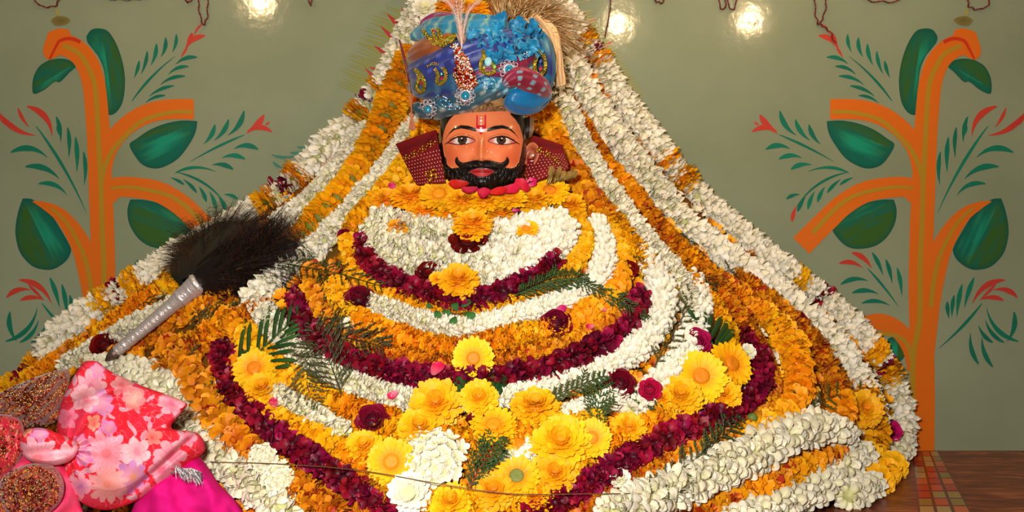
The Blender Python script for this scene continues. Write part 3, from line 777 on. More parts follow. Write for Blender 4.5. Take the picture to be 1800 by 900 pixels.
        b.petal(V((-.9, 0, 0)), (1, 0, 0), (0, 0, 1), 1.8, 1.3, c0, c1, cup=.22, curl=.12, rows=9, cols=7, tip=.45)
        b.petal(V((-.9, 0, -.05)), (1, 0, 0), (0, 0, 1), 1.78, 1.28, c0, c1, cup=.22, curl=.12, rows=9, cols=7, tip=.45)
    mt = {'mum': M_white, 'white_cluster': M_white, 'rose': M_rose, 'pink_rose': M_rose, 'petal': M_rose, 'dark_petal': M_rose, 'red_petal': M_rose}.get(kind, M_petal)
    return b.mesh('petals', mt), (c.mesh('flower_centre', M_petal) if c else None)


_bm = {}
LN = {'daisy': ('gerbera_bloom', 'flower'), 'green_daisy': ('gerbera_bloom', 'flower'), 'marigold': ('marigold_bloom', 'flower'), 'mum': ('chrysanthemum_bloom', 'flower'), 'white_cluster': ('jasmine_cluster', 'flower'),
      'rose': ('rose_bloom', 'rose'), 'pink_rose': ('rose_bloom', 'rose'), 'petal': ('fallen_petal', 'petal'), 'dark_petal': ('fallen_petal', 'petal'), 'red_petal': ('fallen_petal', 'petal')}
GRP = {'gerbera_bloom': 'loose gerberas', 'marigold_bloom': 'loose marigolds', 'rose_bloom': 'loose rose heads', 'fallen_petal': 'fallen rose petals', 'chrysanthemum_bloom': 'loose white flowers'}


def loose(kind, px, py, R, asp, label, lift=.03, roll=None, yaw=0.0, group=None):
    v = (kind, hash((px, py)) % 3)
    if v not in _bm: _bm[v] = bloom_mesh(kind, v[1] * 17 + 3); random.seed(px * 7 + py)
    pm, cm = _bm[v]
    p, d = surf(px, py, lift + .008)
    nm, cat = LN[kind]; group = group or GRP.get(nm)
    el = math.acos(max(.2, min(1, asp)))
    ax = V((math.sin(yaw), -math.cos(yaw) * math.cos(el), math.sin(el))).normalized()
    R_ = ax.to_track_quat('Z', 'Y').to_matrix().to_4x4() @ Matrix.Rotation(rnd(0, 6.28) if roll is None else roll, 4, 'Z')
    s_ = R * d / F
    if cm:
        root = empty(nm, (0, 0, 0), label, cat, group)
        root.matrix_world = Matrix.Translation(p) @ R_ @ Matrix.Diagonal((s_, s_, s_, 1))
        for n_, m_ in (('petals', pm), ('flower_centre', cm)):
            o = bpy.data.objects.new(n_, m_); COL.objects.link(o); o.parent = root
    else:
        root = bpy.data.objects.new(nm, pm); COL.objects.link(root)
        root.matrix_world = Matrix.Translation(p) @ R_ @ Matrix.Diagonal((s_, s_, s_, 1))
        tag(root, label, cat, group)
    return root


LF = [
 ('rose', 822, 421, 34, .7, 'dark red rose head tucked under the marigold on the white chest pad', .072),
 ('marigold', 830, 393, 38, .58, 'yellow marigold resting on a rose in the middle of the white chest pad', .098),
 ('marigold', 806, 492, 39, .68, 'yellow marigold sitting on the lowest point of the upper red garland', .065),
 ('rose', 753, 478, 25, .7, 'crimson rose head left of the marigold on the upper red garland', .045),
 ('marigold', 769, 490, 17, .8, 'small orange marigold squeezed between rose head and larger marigold', .050),
 ('daisy', 832, 630, 40, .98, 'yellow gerbera facing forward at the centre of the mound above green blades', .060),
 ('marigold', 842, 698, 37, .85, 'round yellow marigold directly below the forward facing gerbera', .050),
 ('marigold', 766, 708, 50, .85, 'large yellow marigold left of the centre marigold', .045),
 ('marigold', 738, 750, 43, .75, 'yellow marigold under the large one left of centre', .040),
 ('marigold', 940, 714, 47, .55, 'flat orange marigold right of the centre marigold', .045),
 ('daisy', 868, 748, 45, .6, 'yellow gerbera tilted upward below the centre marigold', .040),
 ('daisy', 688, 812, 46, .95, 'pale yellow gerbera with large orange centre at the lower left of centre', .050),
 ('marigold', 640, 785, 38, .7, 'orange marigold above the pale yellow gerbera at lower left of centre', .035),
 ('marigold', 985, 775, 58, .8, 'biggest yellow marigold, right of centre near the bottom', .045),
 ('daisy', 1040, 770, 38, .9, 'yellow gerbera overlapping the right side of the biggest marigold', .050),
 ('green_daisy', 908, 838, 44, .75, 'orange gerbera with a green centre near the bottom middle', .045),
 ('marigold', 975, 832, 42, .8, 'yellow marigold between the green-centred gerbera and lower red garland', .040),
 ('marigold', 868, 862, 40, .8, 'bright yellow marigold at the bottom middle beside the sprig stem', .045),
 ('marigold', 792, 882, 42, .7, 'orange marigold at the bottom edge left of the sprig', .040),
 ('marigold', 940, 872, 38, .7, 'yellow marigold at the bottom edge below the green-centred gerbera', .035),
 ('daisy', 915, 780, 30, .75, 'half-hidden yellow gerbera left of the biggest marigold', .030),
 ('daisy', 447, 648, 40, .85, 'yellow gerbera at the foot of the left palm frond', .060),
 ('marigold', 462, 682, 37, .7, 'yellow marigold under the gerbera at the left palm frond', .045),
 ('daisy', 1232, 662, 50, .9, 'large yellow gerbera below the right palm frond', .060),
 ('daisy', 1285, 640, 46, .9, 'yellow gerbera turned right at the tip of the right palm stem', .065),
 ('marigold', 1196, 695, 43, .75, 'orange marigold left of the large gerbera below the right palm frond', .050),
 ('marigold', 1268, 692, 38, .8, 'yellow marigold between the right gerberas and the crimson garland', .050),
 ('marigold', 1160, 700, 28, .7, 'small orange marigold beside the pink rosebud on the right', .035),
 ('marigold', 1105, 752, 34, .75, 'yellow marigold resting above the lower right crimson garland', .035),
 ('marigold', 1345, 550, 26, .85, 'small yellow marigold at the top of the right flank cluster', .040),
 ('marigold', 1375, 575, 28, .85, 'small yellow marigold left of the rose head on the right flank', .040),
 ('marigold', 1388, 604, 40, .75, 'large yellow marigold on the right flank below the rose head', .045),
 ('marigold', 1520, 718, 36, .9, 'round yellow marigold near the right edge above the rosebud', .040),
 ('marigold', 1340, 738, 26, .8, 'yellow marigold below the green bud on the right', .035),
 # neck row
 ('marigold', 682, 352, 34, .55, 'orange marigold at the far left of the neck row', .030),
 ('marigold', 722, 345, 38, .5, 'orange marigold second from the left in the neck row', .045),
 ('daisy', 772, 342, 38, .75, 'yellow gerbera standing up left of the beard', .060),
 ('marigold', 812, 352, 34, .6, 'yellow marigold in the neck row below left of the beard tip', .065),
 ('marigold', 852, 352, 30, .55, 'yellow marigold in the neck row directly below the beard tip', .065),
 ('daisy', 895, 348, 34, .65, 'orange gerbera in the neck row below right of the beard tip', .068),
 ('marigold', 938, 352, 32, .5, 'orange marigold in the neck row below the right end of beard', .055),
 ('daisy', 966, 336, 38, .7, 'orange gerbera at the right of the neck row touching the collar', .050),
 ('marigold', 1000, 362, 34, .6, 'orange marigold at the far right of the neck row', .035),
 ('marigold', 745, 372, 30, .5, 'flat yellow marigold under the gerbera left of the beard', .035),
 ('marigold', 790, 376, 26, .5, 'small flat marigold above the chest pad left of centre', .035),
 ('marigold', 880, 376, 28, .5, 'small flat marigold above the chest pad right of centre', .035),
 ('daisy', 925, 402, 24, .7, 'small drooping orange gerbera lying on the right side of the chest pad', .050),
 ('marigold', 700, 398, 22, .6, 'small yellow marigold on the left side of the chest pad', .045),
 # roses
 ('rose', 631, 523, 28, .7, 'dark red rose head on the yellow garland left of the upper red garland', .045),
 ('rose', 977, 568, 29, .8, 'dark red rose head on the orange garland right of centre', .045),
 ('rose', 1103, 472, 19, .9, 'small red rose head beside the jasmine loop right of the chest', .040),
 ('rose', 1400, 563, 21, .9, 'pink red rose head against the second jasmine garland on the right', .045),
 ('rose', 655, 738, 31, .85, 'purplish red rose head at the left of the large loose marigolds', .045),
 ('rose', 1090, 674, 28, .9, 'dark red rose head right of the cypress sprigs', .045),
 ('pink_rose', 1143, 684, 21, .9, 'bright pink rosebud left of the right gerberas', .065),
 ('pink_rose', 1226, 600, 26, .9, 'bright pink rosebud under the right palm frond', .060),
 ('pink_rose', 1565, 757, 21, .9, 'pink red rosebud at the right edge beside the jasmine', .040),
 ('rose', 183, 606, 25, .9, 'dark crimson rose head at the tip of the silver handle', .030),
 ('rose', 1175, 665, 12, .9, 'tiny dark rosebud above the orange marigold on the right', .040),
 ('rose', 605, 412, 13, .8, 'tiny dark rosebud left of the chest pad', .030),
 ('mum', 720, 866, 42, .95, 'white chrysanthemum at the bottom left of centre', .055),
 ('white_cluster', 760, 806, 62, .85, 'white jasmine cluster beside the pale yellow gerbera', .030),
 ('white_cluster', 462, 805, 28, .9, 'small white flower on the lower left crimson garland, upper of two', .060),
 ('white_cluster', 488, 838, 30, .9, 'small white flower on the lower left crimson garland, lower of two', .060),
 ('mum', 612, 570, 16, .9, 'tiny white blossom above the large crimson garland on the left', .040),
 ('mum', 1315, 618, 16, .9, 'tiny white blossom beside the right end of the crimson garland', .045),
 ('mum', 1090, 840, 22, .8, 'small white flower below the lower right crimson garland', .045),
 # petals
 ('red_petal', 806, 324, 20, .7, 'red petal at the left end of the beard, tucked behind the upright gerbera', .090),
 ('red_petal', 826, 334, 18, .6, 'red petal just left of the beard tip', .095),
 ('red_petal', 850, 340, 18, .5, 'red petal directly beneath the beard tip', .100),
 ('red_petal', 874, 337, 19, .6, 'red petal just right of the beard tip', .098),
 ('red_petal', 897, 333, 20, .7, 'red petal under the right half of the beard', .092),
 ('red_petal', 918, 326, 18, .8, 'red petal under the right end of the beard', .085),
 ('petal', 768, 648, 19, .5, 'pink rose petal lying on the large crimson garland left of centre', .065),
 ('petal', 812, 603, 14, .6, 'pink rose petal behind the forward facing gerbera', .040),
 ('petal', 985, 544, 13, .7, 'pink rose petal above the dark rose head right of centre', .045),
 ('petal', 1058, 543, 9, .8, 'small pink petal on the fern right of the chest', .050),
 ('petal', 1037, 574, 9, .9, 'small pink petal on the orange garland below the fern', .045),
 ('petal', 965, 740, 22, .7, 'bright pink rose petal under the flat orange marigold', .050),
 ('petal', 482, 708, 14, .5, 'pink rose petal on the jasmine below the left gerbera', .045),
 ('petal', 709, 388, 11, .8, 'pink petal beside the small marigold on the chest pad', .045),
 ('petal', 650, 772, 10, .8, 'pink petal below the purplish rose head', .045),
 ('petal', 690, 694, 12, .8, 'pink petal on the jasmine loop left of the large marigold', .050),
 ('dark_petal', 835, 732, 20, .6, 'dark red petal under the centre marigold', .040),
 ('petal', 690, 328, 10, .8, 'red petal on the yellow flowers below the left collar', .040),
 ('petal', 932, 322, 14, .9, 'pink petal standing at the right end of the beard', .075),
 ('petal', 800, 368, 12, .5, 'red petal between the neck row and chest pad left of centre', .050),
 ('petal', 905, 370, 12, .5, 'red petal between the neck row and chest pad right of centre', .050),
]
for a in LF: loose(*a[:6], lift=a[6], yaw=(.5 if a[1] == 1285 else 0))

# ================================================================= STATUE HEAD
HD = 1.945                       # camera to nose plane
HS = HD / F                      # metres per photo pixel at that plane
HC = at_depth(846, 265, HD)      # anchor on the face


def hl(u, v, dep):
    """face coordinates (photo px at the nose plane) and depth behind it in px -> world"""
    return V((HC.x + (u - 846) * HS, HC.y + dep * HS, HC.z - (v - 265) * HS))


def g2(u, v, cu, cv, su, sv):
    return math.exp(-((u - cu) / su) ** 2 - ((v - cv) / sv) ** 2)


def sstep(a, b, x):
    t = max(0, min(1, (x - a) / (b - a))); return t * t * (3 - 2 * t)


WT = [(150, 60), (175, 74), (200, 79), (230, 81), (260, 80.5), (285, 78), (300, 76), (312, 70), (322, 58), (330, 40), (335, 22), (337, 3)]
FT = [(150, 52), (175, 70), (200, 80), (225, 84), (250, 86), (280, 87), (300, 88), (315, 88), (325, 84), (332, 76), (337, 66)]


def beard_edge(u):
    """v of the upper border of the beard"""
    a = abs(u - 847)
    return interp([(0, 288), (18, 290), (40, 293), (52, 294), (60, 290), (66, 280), (70, 262), (73, 240), (76, 215), (80, 200)], a)


def feat(u, v):
    h = 0.0
    n = abs(u - 846)
    # nose
    if 232 < v < 292:
        hh = interp([(232, 1.5), (245, 6), (265, 15), (279, 23), (284, 20), (288, 5), (291, 1)], v)
        ww = interp([(232, 6), (250, 5.2), (270, 6.5), (280, 8), (290, 8)], v)
        h += hh * math.exp(-(n / ww) ** 2)
    h += 7.5 * g2(u, v, 834.5, 280, 5.5, 5) + 7.5 * g2(u, v, 857.5, 280, 5.5, 5)
    # sockets, lids, brow
    for c in (812, 881):
        h += -6 * g2(u, v, c, 243, 21, 12) + 5.5 * g2(u, v, c, 244, 15, 7.5)
        dl = v - (237 + ((u - c) / 20) ** 2 * 5)
        h += 1.8 * math.exp(-(dl / 2.2) ** 2) * (1 if abs(u - c) < 24 else 0)
    h += 2.5 * g2(u, v, 812, 225, 26, 5) + 2.5 * g2(u, v, 881, 225, 26, 5)
    h += 4 * g2(u, v, 800, 270, 17, 16) + 4 * g2(u, v, 893, 270, 17, 16)
    # mouth
    lw = max(0, 1 - ((u - 847) / 24) ** 2)
    h += 5 * g2(u, v, 847, 303, 26, 11)
    h += lw * (3.5 * math.exp(-((v - 298.5) / 2.6) ** 2) + 4.5 * math.exp(-((v - 305.5) / 3.4) ** 2) - 2.2 * math.exp(-((v - 301.6) / 1.0) ** 2))
    # beard mass and chin
    be = v - beard_edge(u)
    if be > -3:
        m = sstep(-3, 3, be); inl = 1 - sstep(.55, 1.0, 1 - max(0, 1 - ((u - 847) / 25) ** 2 - ((v - 303) / 8.0) ** 2)) if abs(u - 847) < 25 and abs(v - 303) < 8 else 0
        h += 3.2 * m * (1 - inl) + .9 * m * (1 - inl) * mnoise.noise(V((u * .45, v * .12, 3)))
    h += 8 * g2(u, v, 847, 322, 17, 9)
    return h


SKIN = rgb(226, 116, 66); SKIN2 = rgb(214, 78, 44); BLK = rgb(16, 11, 9); LIP = rgb(186, 44, 48)


def facecol(u, v, front):
    n = mnoise.noise(V((u * .06, v * .06, 0)))
    c = mix(SKIN, rgb(238, 140, 92), .3 + n * .3)
    # painted blush on cheeks, lids and nose sides
    for cu, cv, su, sv, a in [(798, 276, 16, 16, .55), (896, 276, 16, 16, .5), (812, 252, 22, 6, .5), (881, 252, 22, 6, .5), (788, 262, 9, 30, .35), (908, 262, 9, 30, .35), (834, 262, 4, 14, .3), (858, 262, 4, 14, .3)]:
        c = mix(c, SKIN2, a * g2(u, v, cu, cv, su, sv))
    # tilak
    tu = abs(u - 845.5)
    if 200 < v < 238:
        wd = 8.6 if v < 224 else 8.6 * max(0, 1 - (v - 224) / 13)
        if tu < wd:
            c = mix(c, rgb(206, 20, 40), 1 if (tu > wd - 2.4 or v > 219) else .12)
    # brows
    for c0, sgn in ((812, -1), (881, 1)):
        x = (u - c0) * sgn                       # outward positive
        if -25 < x < 31:
            mid = interp([(-25, 228), (-12, 223.5), (2, 221), (14, 223.5), (24, 231), (31, 240)], x)
            hw = interp([(-25, 2.6), (-10, 3.6), (5, 3.1), (18, 1.8), (31, .5)], x)
            if abs(v - mid) < hw: c = BLK
    # eyes
    for c0, sgn in ((811, -1), (882, 1)):
        x = (u - c0) * sgn
        if -25 < x < 32:
            up = interp([(-25, 247), (-20, 243), (-10, 239.6), (0, 238.0), (10, 239.2), (20, 243.4), (25, 246.5), (32, 249.5)], x)
            lo = interp([(-25, 247.5), (-18, 250.2), (-8, 252), (2, 252.6), (12, 251.4), (20, 249.3), (25, 247.5), (32, 250)], x)
            if up < v < lo:
                c = mix(rgb(222, 206, 194), rgb(206, 84, 72), sstep(9, 19, abs(x)) * .9)
                d = math.hypot(u - (c0 + (1 if sgn < 0 else -1)), (v - 244.2))
                if d < 8.4: c = rgb(20, 12, 10)
                if d < 7.2: c = mix(rgb(88, 54, 34), rgb(58, 34, 22), d / 7)
                if d < 3.4: c = rgb(8, 6, 6)
                if math.hypot(u - c0 + 0, v - 241.6) < 1.2: c = rgb(240, 236, 230)
            if abs(v - up) < interp([(-25, .8), (0, 1.5), (20, 1.6), (32, .4)], x): c = rgb(34, 14, 14)
            if abs(v - lo) < interp([(-25, .5), (0, .8), (24, 1.0), (32, .3)], x): c = rgb(70, 20, 22)
            crease = up - interp([(-25, 3), (0, 5.2), (25, 4)], x)
            if abs(v - crease) < .7 and abs(x) < 24: c = mix(c, rgb(120, 44, 28), .6)
    # nostrils
    if math.hypot((u - 838) / 3, (v - 285.5) / 1.4) < 1 or math.hypot((u - 854) / 3, (v - 285.5) / 1.4) < 1: c = rgb(90, 24, 20)
    # beard and side hair
    if v > beard_edge(u) + .8 * mnoise.noise(V((u * .8, 0, 0))): c = BLK
    if v < 292 and abs(u - 847.5) > interp([(198, 50), (206, 59), (216, 66), (232, 71.5), (250, 74), (292, 76)], v): c = rgb(30, 20, 16)
    # lips
    if abs(u - 847) < 22:
        x = abs(u - 847)
        top = interp([(0, 297.6), (6, 296.2), (14, 298), (22, 300.5)], x); bot = interp([(0, 310.5), (8, 309.6), (16, 305.5), (22, 301.5)], x)
        if top < v < bot: c = mix(LIP, rgb(214, 90, 84), .7 * g2(u, v, 847, 306, 9, 2.5)) if abs(v - 301.5) > .7 else rgb(96, 16, 24)
    if not front: c = rgb(30, 20, 16)
    return c


stat = empty('statue', hl(846, 337, 90), 'painted orange-faced bust with black beard, curled moustache and red forehead mark', 'statue')
hb = MB(); rows = []; CC_ = []
NR, NF, NB = 330, 340, 50
for i in range(NR + 1):
    v = 150 + (337 - 150) * i / NR
    W = interp(WT, v); D = interp(FT, v); row = []
    cy = 96 - (4 if v < 300 else 0)
    for j in range(NF + NB):
        front = j < NF
        th = -PI / 2 + PI * j / (NF - 1) if front else PI / 2 + PI * (j - NF + 1) / (NB + 1)
        sn, cs = math.sin(th), math.cos(th)
        if front:
            # flatten: superellipse
            u = 847 + W * sn; dep = cy - D * (max(0, cs)) ** .72
            f = feat(u, v) * sstep(0.0, .35, cs)
            dep -= f
        else:
            u = 847 + W * sn; dep = cy - D * .95 * cs
        row.append(hl(u, v, dep)); CC_.append(facecol(u, v, front and cs > .06))
    rows.append(row)
hb.grid(rows, CC_, True)
hb.build('head', M_enamel, stat)

# neck so that the head is carried by the body
nb = MB(); nb.tube([hl(847, 318, 96), hl(847, 350, 98), hl(847, 400, 104)], [46 * HS, 42 * HS, 70 * HS], 24, rgb(40, 22, 14)); nb.build('neck', M_enamel, stat)


def facep(u, v, out=0.0):
    W = interp(WT, v); D = interp(FT, v); sn = max(-1, min(1, (u - 847) / W)); cs = math.sqrt(1 - sn * sn)
    return hl(u, v, 92 - D * cs ** .72 - feat(u, v) - out)


# moustache with curled tips
mo = MB(); random.seed(3)
for sg in (-1, 1):
    path = [(0, 290), (8, 288), (18, 288.5), (28, 290.5), (36, 290), (42, 286), (45, 281), (44.5, 275)]
    path = [(847 + sg * (a - .5), b) for a, b in path]
    sp = spline(path, 8); n = len(sp)
    rad = [interp([(0, 5.2), (.2, 6.4), (.45, 6.0), (.65, 5.0), (.8, 4.2), (.92, 2.8), (1, .5)], i / (n - 1)) for i in range(n)]
    mo.tube([facep(x, y, 3.5) for x, y in sp], [r * HS for r in rad], 14, BLK)
    for k in range(16):
        off = -5 + 10 * k / 15
        st = [facep(x, y + off * rad[i] / 6.4, 4 + 5.5 * math.sqrt(max(0, 1 - (off / 6) ** 2)) * rad[i] / 6.4) for i, (x, y) in enumerate(sp)]
        mo.tube(st, [.65 * HS * (1 - .5 * i / n) for i in range(n)], 4, rgb(24, 16, 12), cap=False)
mo.build('moustache', M_black, stat)

# beard: carved locks over the jaw
be_ = MB()
for k in range(80):
    u0 = 847 + rnd(-70, 70); a = abs(u0 - 847)
    v0 = beard_edge(u0) + rnd(2, 26) if a > 26 else rnd(309, 326)
    pts = []
    for i in range(6):
        t = i / 5; v = v0 + t * rnd(12, 15); u = u0 + (847 - u0) * t * .10 + 1.2 * math.sin(t * 5 + k)
        if v > 331: break
        W = interp(WT, v) * .97
        if abs(u - 847) > W: break
        pts.append(facep(u, v, .8))
    if len(pts) > 2: be_.tube(pts, [HS * (1.1 * math.sin(PI * (i + .6) / (len(pts) + .2))) for i in range(len(pts))], 5, mix(BLK, rgb(34, 24, 18), random.random()))
be_.build('beard', M_black, stat)

# ears
for sg, lab in ((1, 'right'), (-1, 'left')):
    e = MB(); cu = 847 + sg * 88; rows = []; C_ = []
    for i in range(15):
        t = i / 14; r = t
        row = []
        for j in range(28):
            a = 2 * PI * j / 28; ex = math.cos(a); ey = math.sin(a)
            rx = 15 * (1 - .22 * max(0, ey)); ry = 25
            h = 5 * math.exp(-((r - .86) / .14) ** 2) - 4 * math.exp(-((r - .45) / .22) ** 2) + 2.5 * math.exp(-((r - .62) / .07) ** 2) * (ex * sg > -.2)
            back = 7 * max(0, r - .9) / .1
            row.append(hl(cu + ex * rx * r + (2 * sg * -ey), 266 + ey * ry * r, 66 - h - 6 * ex * sg * r + back)); C_.append(mix(rgb(206, 112, 74), rgb(150, 66, 40), math.exp(-((r - .45) / .2) ** 2)))
        rows.append(row)
    e.grid(rows, C_, True)
    eo = e.build('ear', M_enamel, stat)
    sd = eo.modifiers.new('t', 'SOLIDIFY'); sd.thickness = .004; sd.offset = -1
ew = MB(); ew.ball(hl(938, 268, 52), 2.4 * HS, rgb(235, 235, 240), 8, 6); ew.ball(hl(936, 278, 52), 1.6 * HS, rgb(235, 235, 240), 8, 6)
ew.build('ear_stud', M_gem, stat, label='clear stone stud on the ear')
tj = MB()
for (du, v, r, c) in [(0, 205, 1.6, rgb(240, 230, 220)), (0, 211, 2.6, rgb(240, 236, 230)), (0, 217, 2.3, rgb(226, 206, 170)), (-2.5, 222, 1.6, rgb(210, 30, 40)), (2.5, 222, 1.6, rgb(210, 30, 40)), (0, 224.5, 2.2, rgb(250, 240, 230))]:
    tj.ball(facep(845.5 + du, v, .6), r * HS, c, 10, 6, (1, .6, 1))
tj.build('forehead_jewel', M_gem, stat, label='small stones in the red forehead mark')
for (u, v) in [(819, 235), (820, 257), (831, 262), (863, 266), (875, 257), (856, 265), (864, 268)]:
    fj = MB(); fj.ball(facep(u, v, .3), .9 * HS, rgb(250, 246, 240), 6, 5); fj.build('face_stone', M_gem, stat)
# hanging strip of hair and printed cloth at the right temple
tp = MB()
for i in range(9):
    t0 = i / 8; tp.tube([hl(921 + i * 2.2, 196, 78 - i), hl(921 + i * 2.2, 220, 76 - i), hl(920 + i * 1.9, 240 - i * 1.0, 80 - i)], [1.9 * HS, 2.0 * HS, .8 * HS], 6, rgb(34, 24, 20) if i < 6 else rgb(128, 92, 58))
tp.build('side_hair', M_hair, stat)

# ================================================================= TURBAN
TCn = at_depth(846, 122, 2.045); TS = 2.045 / F
TR_ = (118 * TS, .128, 92 * TS)
camP = V((0, -DW, CZ))
turb = empty('turban', at_depth(846, 205, 2.0), 'wrapped blue patterned turban with gold brooches and a bright blue ruffle on top', 'turban')


def tpt(px, py, out=0.0, kx=1.0):
    """point on the turban's rounded surface seen at the given photo px, pushed out"""
    a, b, c = TR_[0] + out, TR_[1] + out, TR_[2] + out
    d = V(((px - 900) / F, 1, -(py - 450) / F)); o_ = camP - TCn
    A = (d.x / a) ** 2 + (d.y / b) ** 2 + (d.z / c) ** 2; B = 2 * (o_.x * d.x / a ** 2 + o_.y * d.y / b ** 2 + o_.z * d.z / c ** 2); C0 = (o_.x / a) ** 2 + (o_.y / b) ** 2 + (o_.z / c) ** 2 - 1
    q = B * B - 4 * A * C0
    if q <= 0: t = -B / (2 * A)
    else: t = (-B - math.sqrt(q)) / (2 * A)
    return camP + d * t


def tnorm(p):
    q = p - TCn; return V((q.x / TR_[0] ** 2, q.y / TR_[1] ** 2, q.z / TR_[2] ** 2)).normalized()


core = MB(); rows = []; C_ = []
for i in range(25):
    a = .18 + (PI - .40) * i / 24; row = []
    for j in range(48):
        b = 2 * PI * j / 48
        row.append(TCn + V((TR_[0] * .97 * math.sin(a) * math.cos(b), TR_[1] * .97 * math.sin(a) * math.sin(b), TR_[2] * .97 * math.cos(a)))); C_.append(mix(rgb(24, 64, 120), rgb(20, 110, 140), .5 + mnoise.noise(V((b * 2, a * 3, 0)))))
    rows.append(row)
core.grid(rows, C_, True)
core.build('turban_core', M_satin, turb)

Bc = {'teal': rgb(22, 110, 136), 'navy': rgb(30, 44, 108), 'slate': rgb(44, 88, 98), 'blue': rgb(2, 112, 168), 'crim': rgb(140, 22, 60), 'mag': rgb(150, 24, 98), 'rust': rgb(156, 82, 28), 'gold': rgb(168, 130, 76), 'sky': rgb(34, 130, 170)}


def wrap(name, path, c, c2=None, out=4, thick=.55, dots=None, lab=None, folds=3):
    """one fold of turban cloth: a flattened padded roll following path=(px,py,half width px)"""
    b = MB(); sp = spline(path, 12); n = len(sp); rows = []; C_ = []
    K = 44; w0_ = path[0][0] * .37
    pts = [tpt(x, y, out * TS) for x, y, w in sp]
    for i, (x, y, w) in enumerate(sp):
        t = (pts[min(i + 1, n - 1)] - pts[max(i - 1, 0)]).normalized(); nr = tnorm(pts[i]); sd = t.cross(nr).normalized(); nr = sd.cross(t).normalized()
        row = []
        for k in range(K):
            a = 2 * PI * k / K; cu = math.cos(a); su = math.sin(a)
            env = max(.03, math.sin(PI * min(1, (i + .4) / 5) / 2) * math.sin(PI * min(1, (n - i - .6) / 5) / 2)) if n > 8 else 1
            fold = 1 + (.10 * math.sin(cu * folds * 3 + x * .03) + .16 * mnoise.noise(V((cu * 3.5, i * .10, w0_)))) * (su > 0)
            p = pts[i] + sd * (w * TS * cu * env) + nr * (w * TS * thick * su * env * fold)
            # keep the roll hugging the head curve
            p -= nr * ((w * TS * cu * env) ** 2 / (2 * .12))
            row.append(p)
            cc = mix(c, c2 or c, .35 * mnoise.noise(V((x * .11, y * .11, cu * 3))) +  .5 + .5 * math.sin(cu * 3 + mnoise.noise(V((x * .05, y * .05, cu))) * 4))
            if dots:
                kind, dc = dots
                if kind == 'rows' and math.sin(i * 1.25) > .35 and (abs(cu - .35) < .12 or abs(cu + .35) < .12): cc = dc
                if kind == 'squares' and math.sin(i * .62) > .55 and (abs(cu) < .24 or abs(abs(cu) - .62) < .08): cc = dc
                if kind == 'stripes' and math.sin(i * 1.1 + cu * 2) > .7: cc = dc
                if kind == 'lace' and (abs(math.sin(i * .55) * .45 - cu) < .11 or abs(math.sin(i * .55 + 1.6) * .45 - cu) < .09): cc = dc
            C_.append(cc)
        rows.append(row)
    b.grid(rows, C_, True)
    o = b.build(name, M_satin, turb)
    if lab: o['label'] = lab
    return o


wrap('turban_fold', [(724, 185, 22), (752, 196, 26), (800, 186, 26), (850, 165, 24), (900, 140, 18), (940, 118, 12)], Bc['slate'], rgb(30, 70, 84), 5, .5, ('rows', rgb(150, 160, 150)), 'slate blue fold with rows of pale dots low on the left')
wrap('turban_fold', [(716, 150, 17), (745, 158, 22), (800, 148, 24), (850, 128, 22), (900, 115, 18)], rgb(28, 82, 120), Bc['navy'], 6, .45, ('stripes', rgb(60, 100, 130)), 'blue grey fold above the dotted one')
wrap('turban_fold', [(716, 128, 14), (745, 122, 22), (790, 104, 26), (840, 88, 26), (880, 74, 22), (930, 62, 16)], Bc['navy'], rgb(36, 52, 130), 9, .5, ('rows', rgb(70, 84, 160)), 'deep navy fold crossing the front')
wrap('turban_fold', [(718, 100, 12), (740, 88, 20), (772, 78, 20), (800, 66, 16)], Bc['rust'], rgb(130, 64, 26), 10, .5, None, 'rust brown fold at the left')
wrap('turban_fold', [(722, 70, 12), (745, 54, 22), (780, 46, 26), (830, 44, 26), (880, 44, 22)], Bc['teal'], Bc['sky'], 10, .55, ('stripes', rgb(120, 160, 150)), 'teal fold with pale bars at the top left')
wrap('turban_fold', [(738, 44, 9), (764, 31, 13), (796, 33, 12), (820, 44, 7)], Bc['mag'], rgb(120, 20, 80), 14, .6, None, 'magenta fold along the top')
wrap('turban_fold', [(820, 150, 9), (850, 128, 15), (885, 126, 16), (915, 112, 13), (945, 90, 7)], Bc['crim'], rgb(110, 18, 70), 10, .4, None, 'crimson fold beside the teardrop brooch')
wrap('turban_fold', [(938, 50, 12), (956, 75, 18), (964, 110, 18), (962, 145, 16), (950, 175, 10)], Bc['teal'], Bc['navy'], 8, .6, None, 'blue fold round the right side')
wrap('turban_fold', [(800, 170, 12), (850, 148, 16), (890, 150, 16), (920, 146, 12)], Bc['sky'], Bc['teal'], 11, .4, ('stripes', rgb(150, 190, 200)), 'light blue fold over the forehead')
wrap('turban_fold', [(822, 194, 14), (845, 186, 20), (868, 184, 19), (894, 194, 12)], Bc['gold'], rgb(120, 86, 46), 8, .35, ('lace', rgb(70, 44, 24)), 'gold brocade band over the forehead')
wrap('turban_fold', [(892, 168, 14), (910, 176, 27), (932, 178, 30), (952, 170, 24), (964, 154, 14)], Bc['blue'], rgb(2, 96, 150), 16, .6, None, 'plain bright blue knot at the lower right')
wrap('turban_fold', [(884, 150, 9), (908, 136, 17), (934, 144, 19), (954, 158, 17), (966, 174, 8)], Bc['crim'], rgb(120, 20, 40), 24, .45, ('squares', rgb(120, 160, 176)), 'crimson fold with pale blue tie-dye squares above the blue knot')

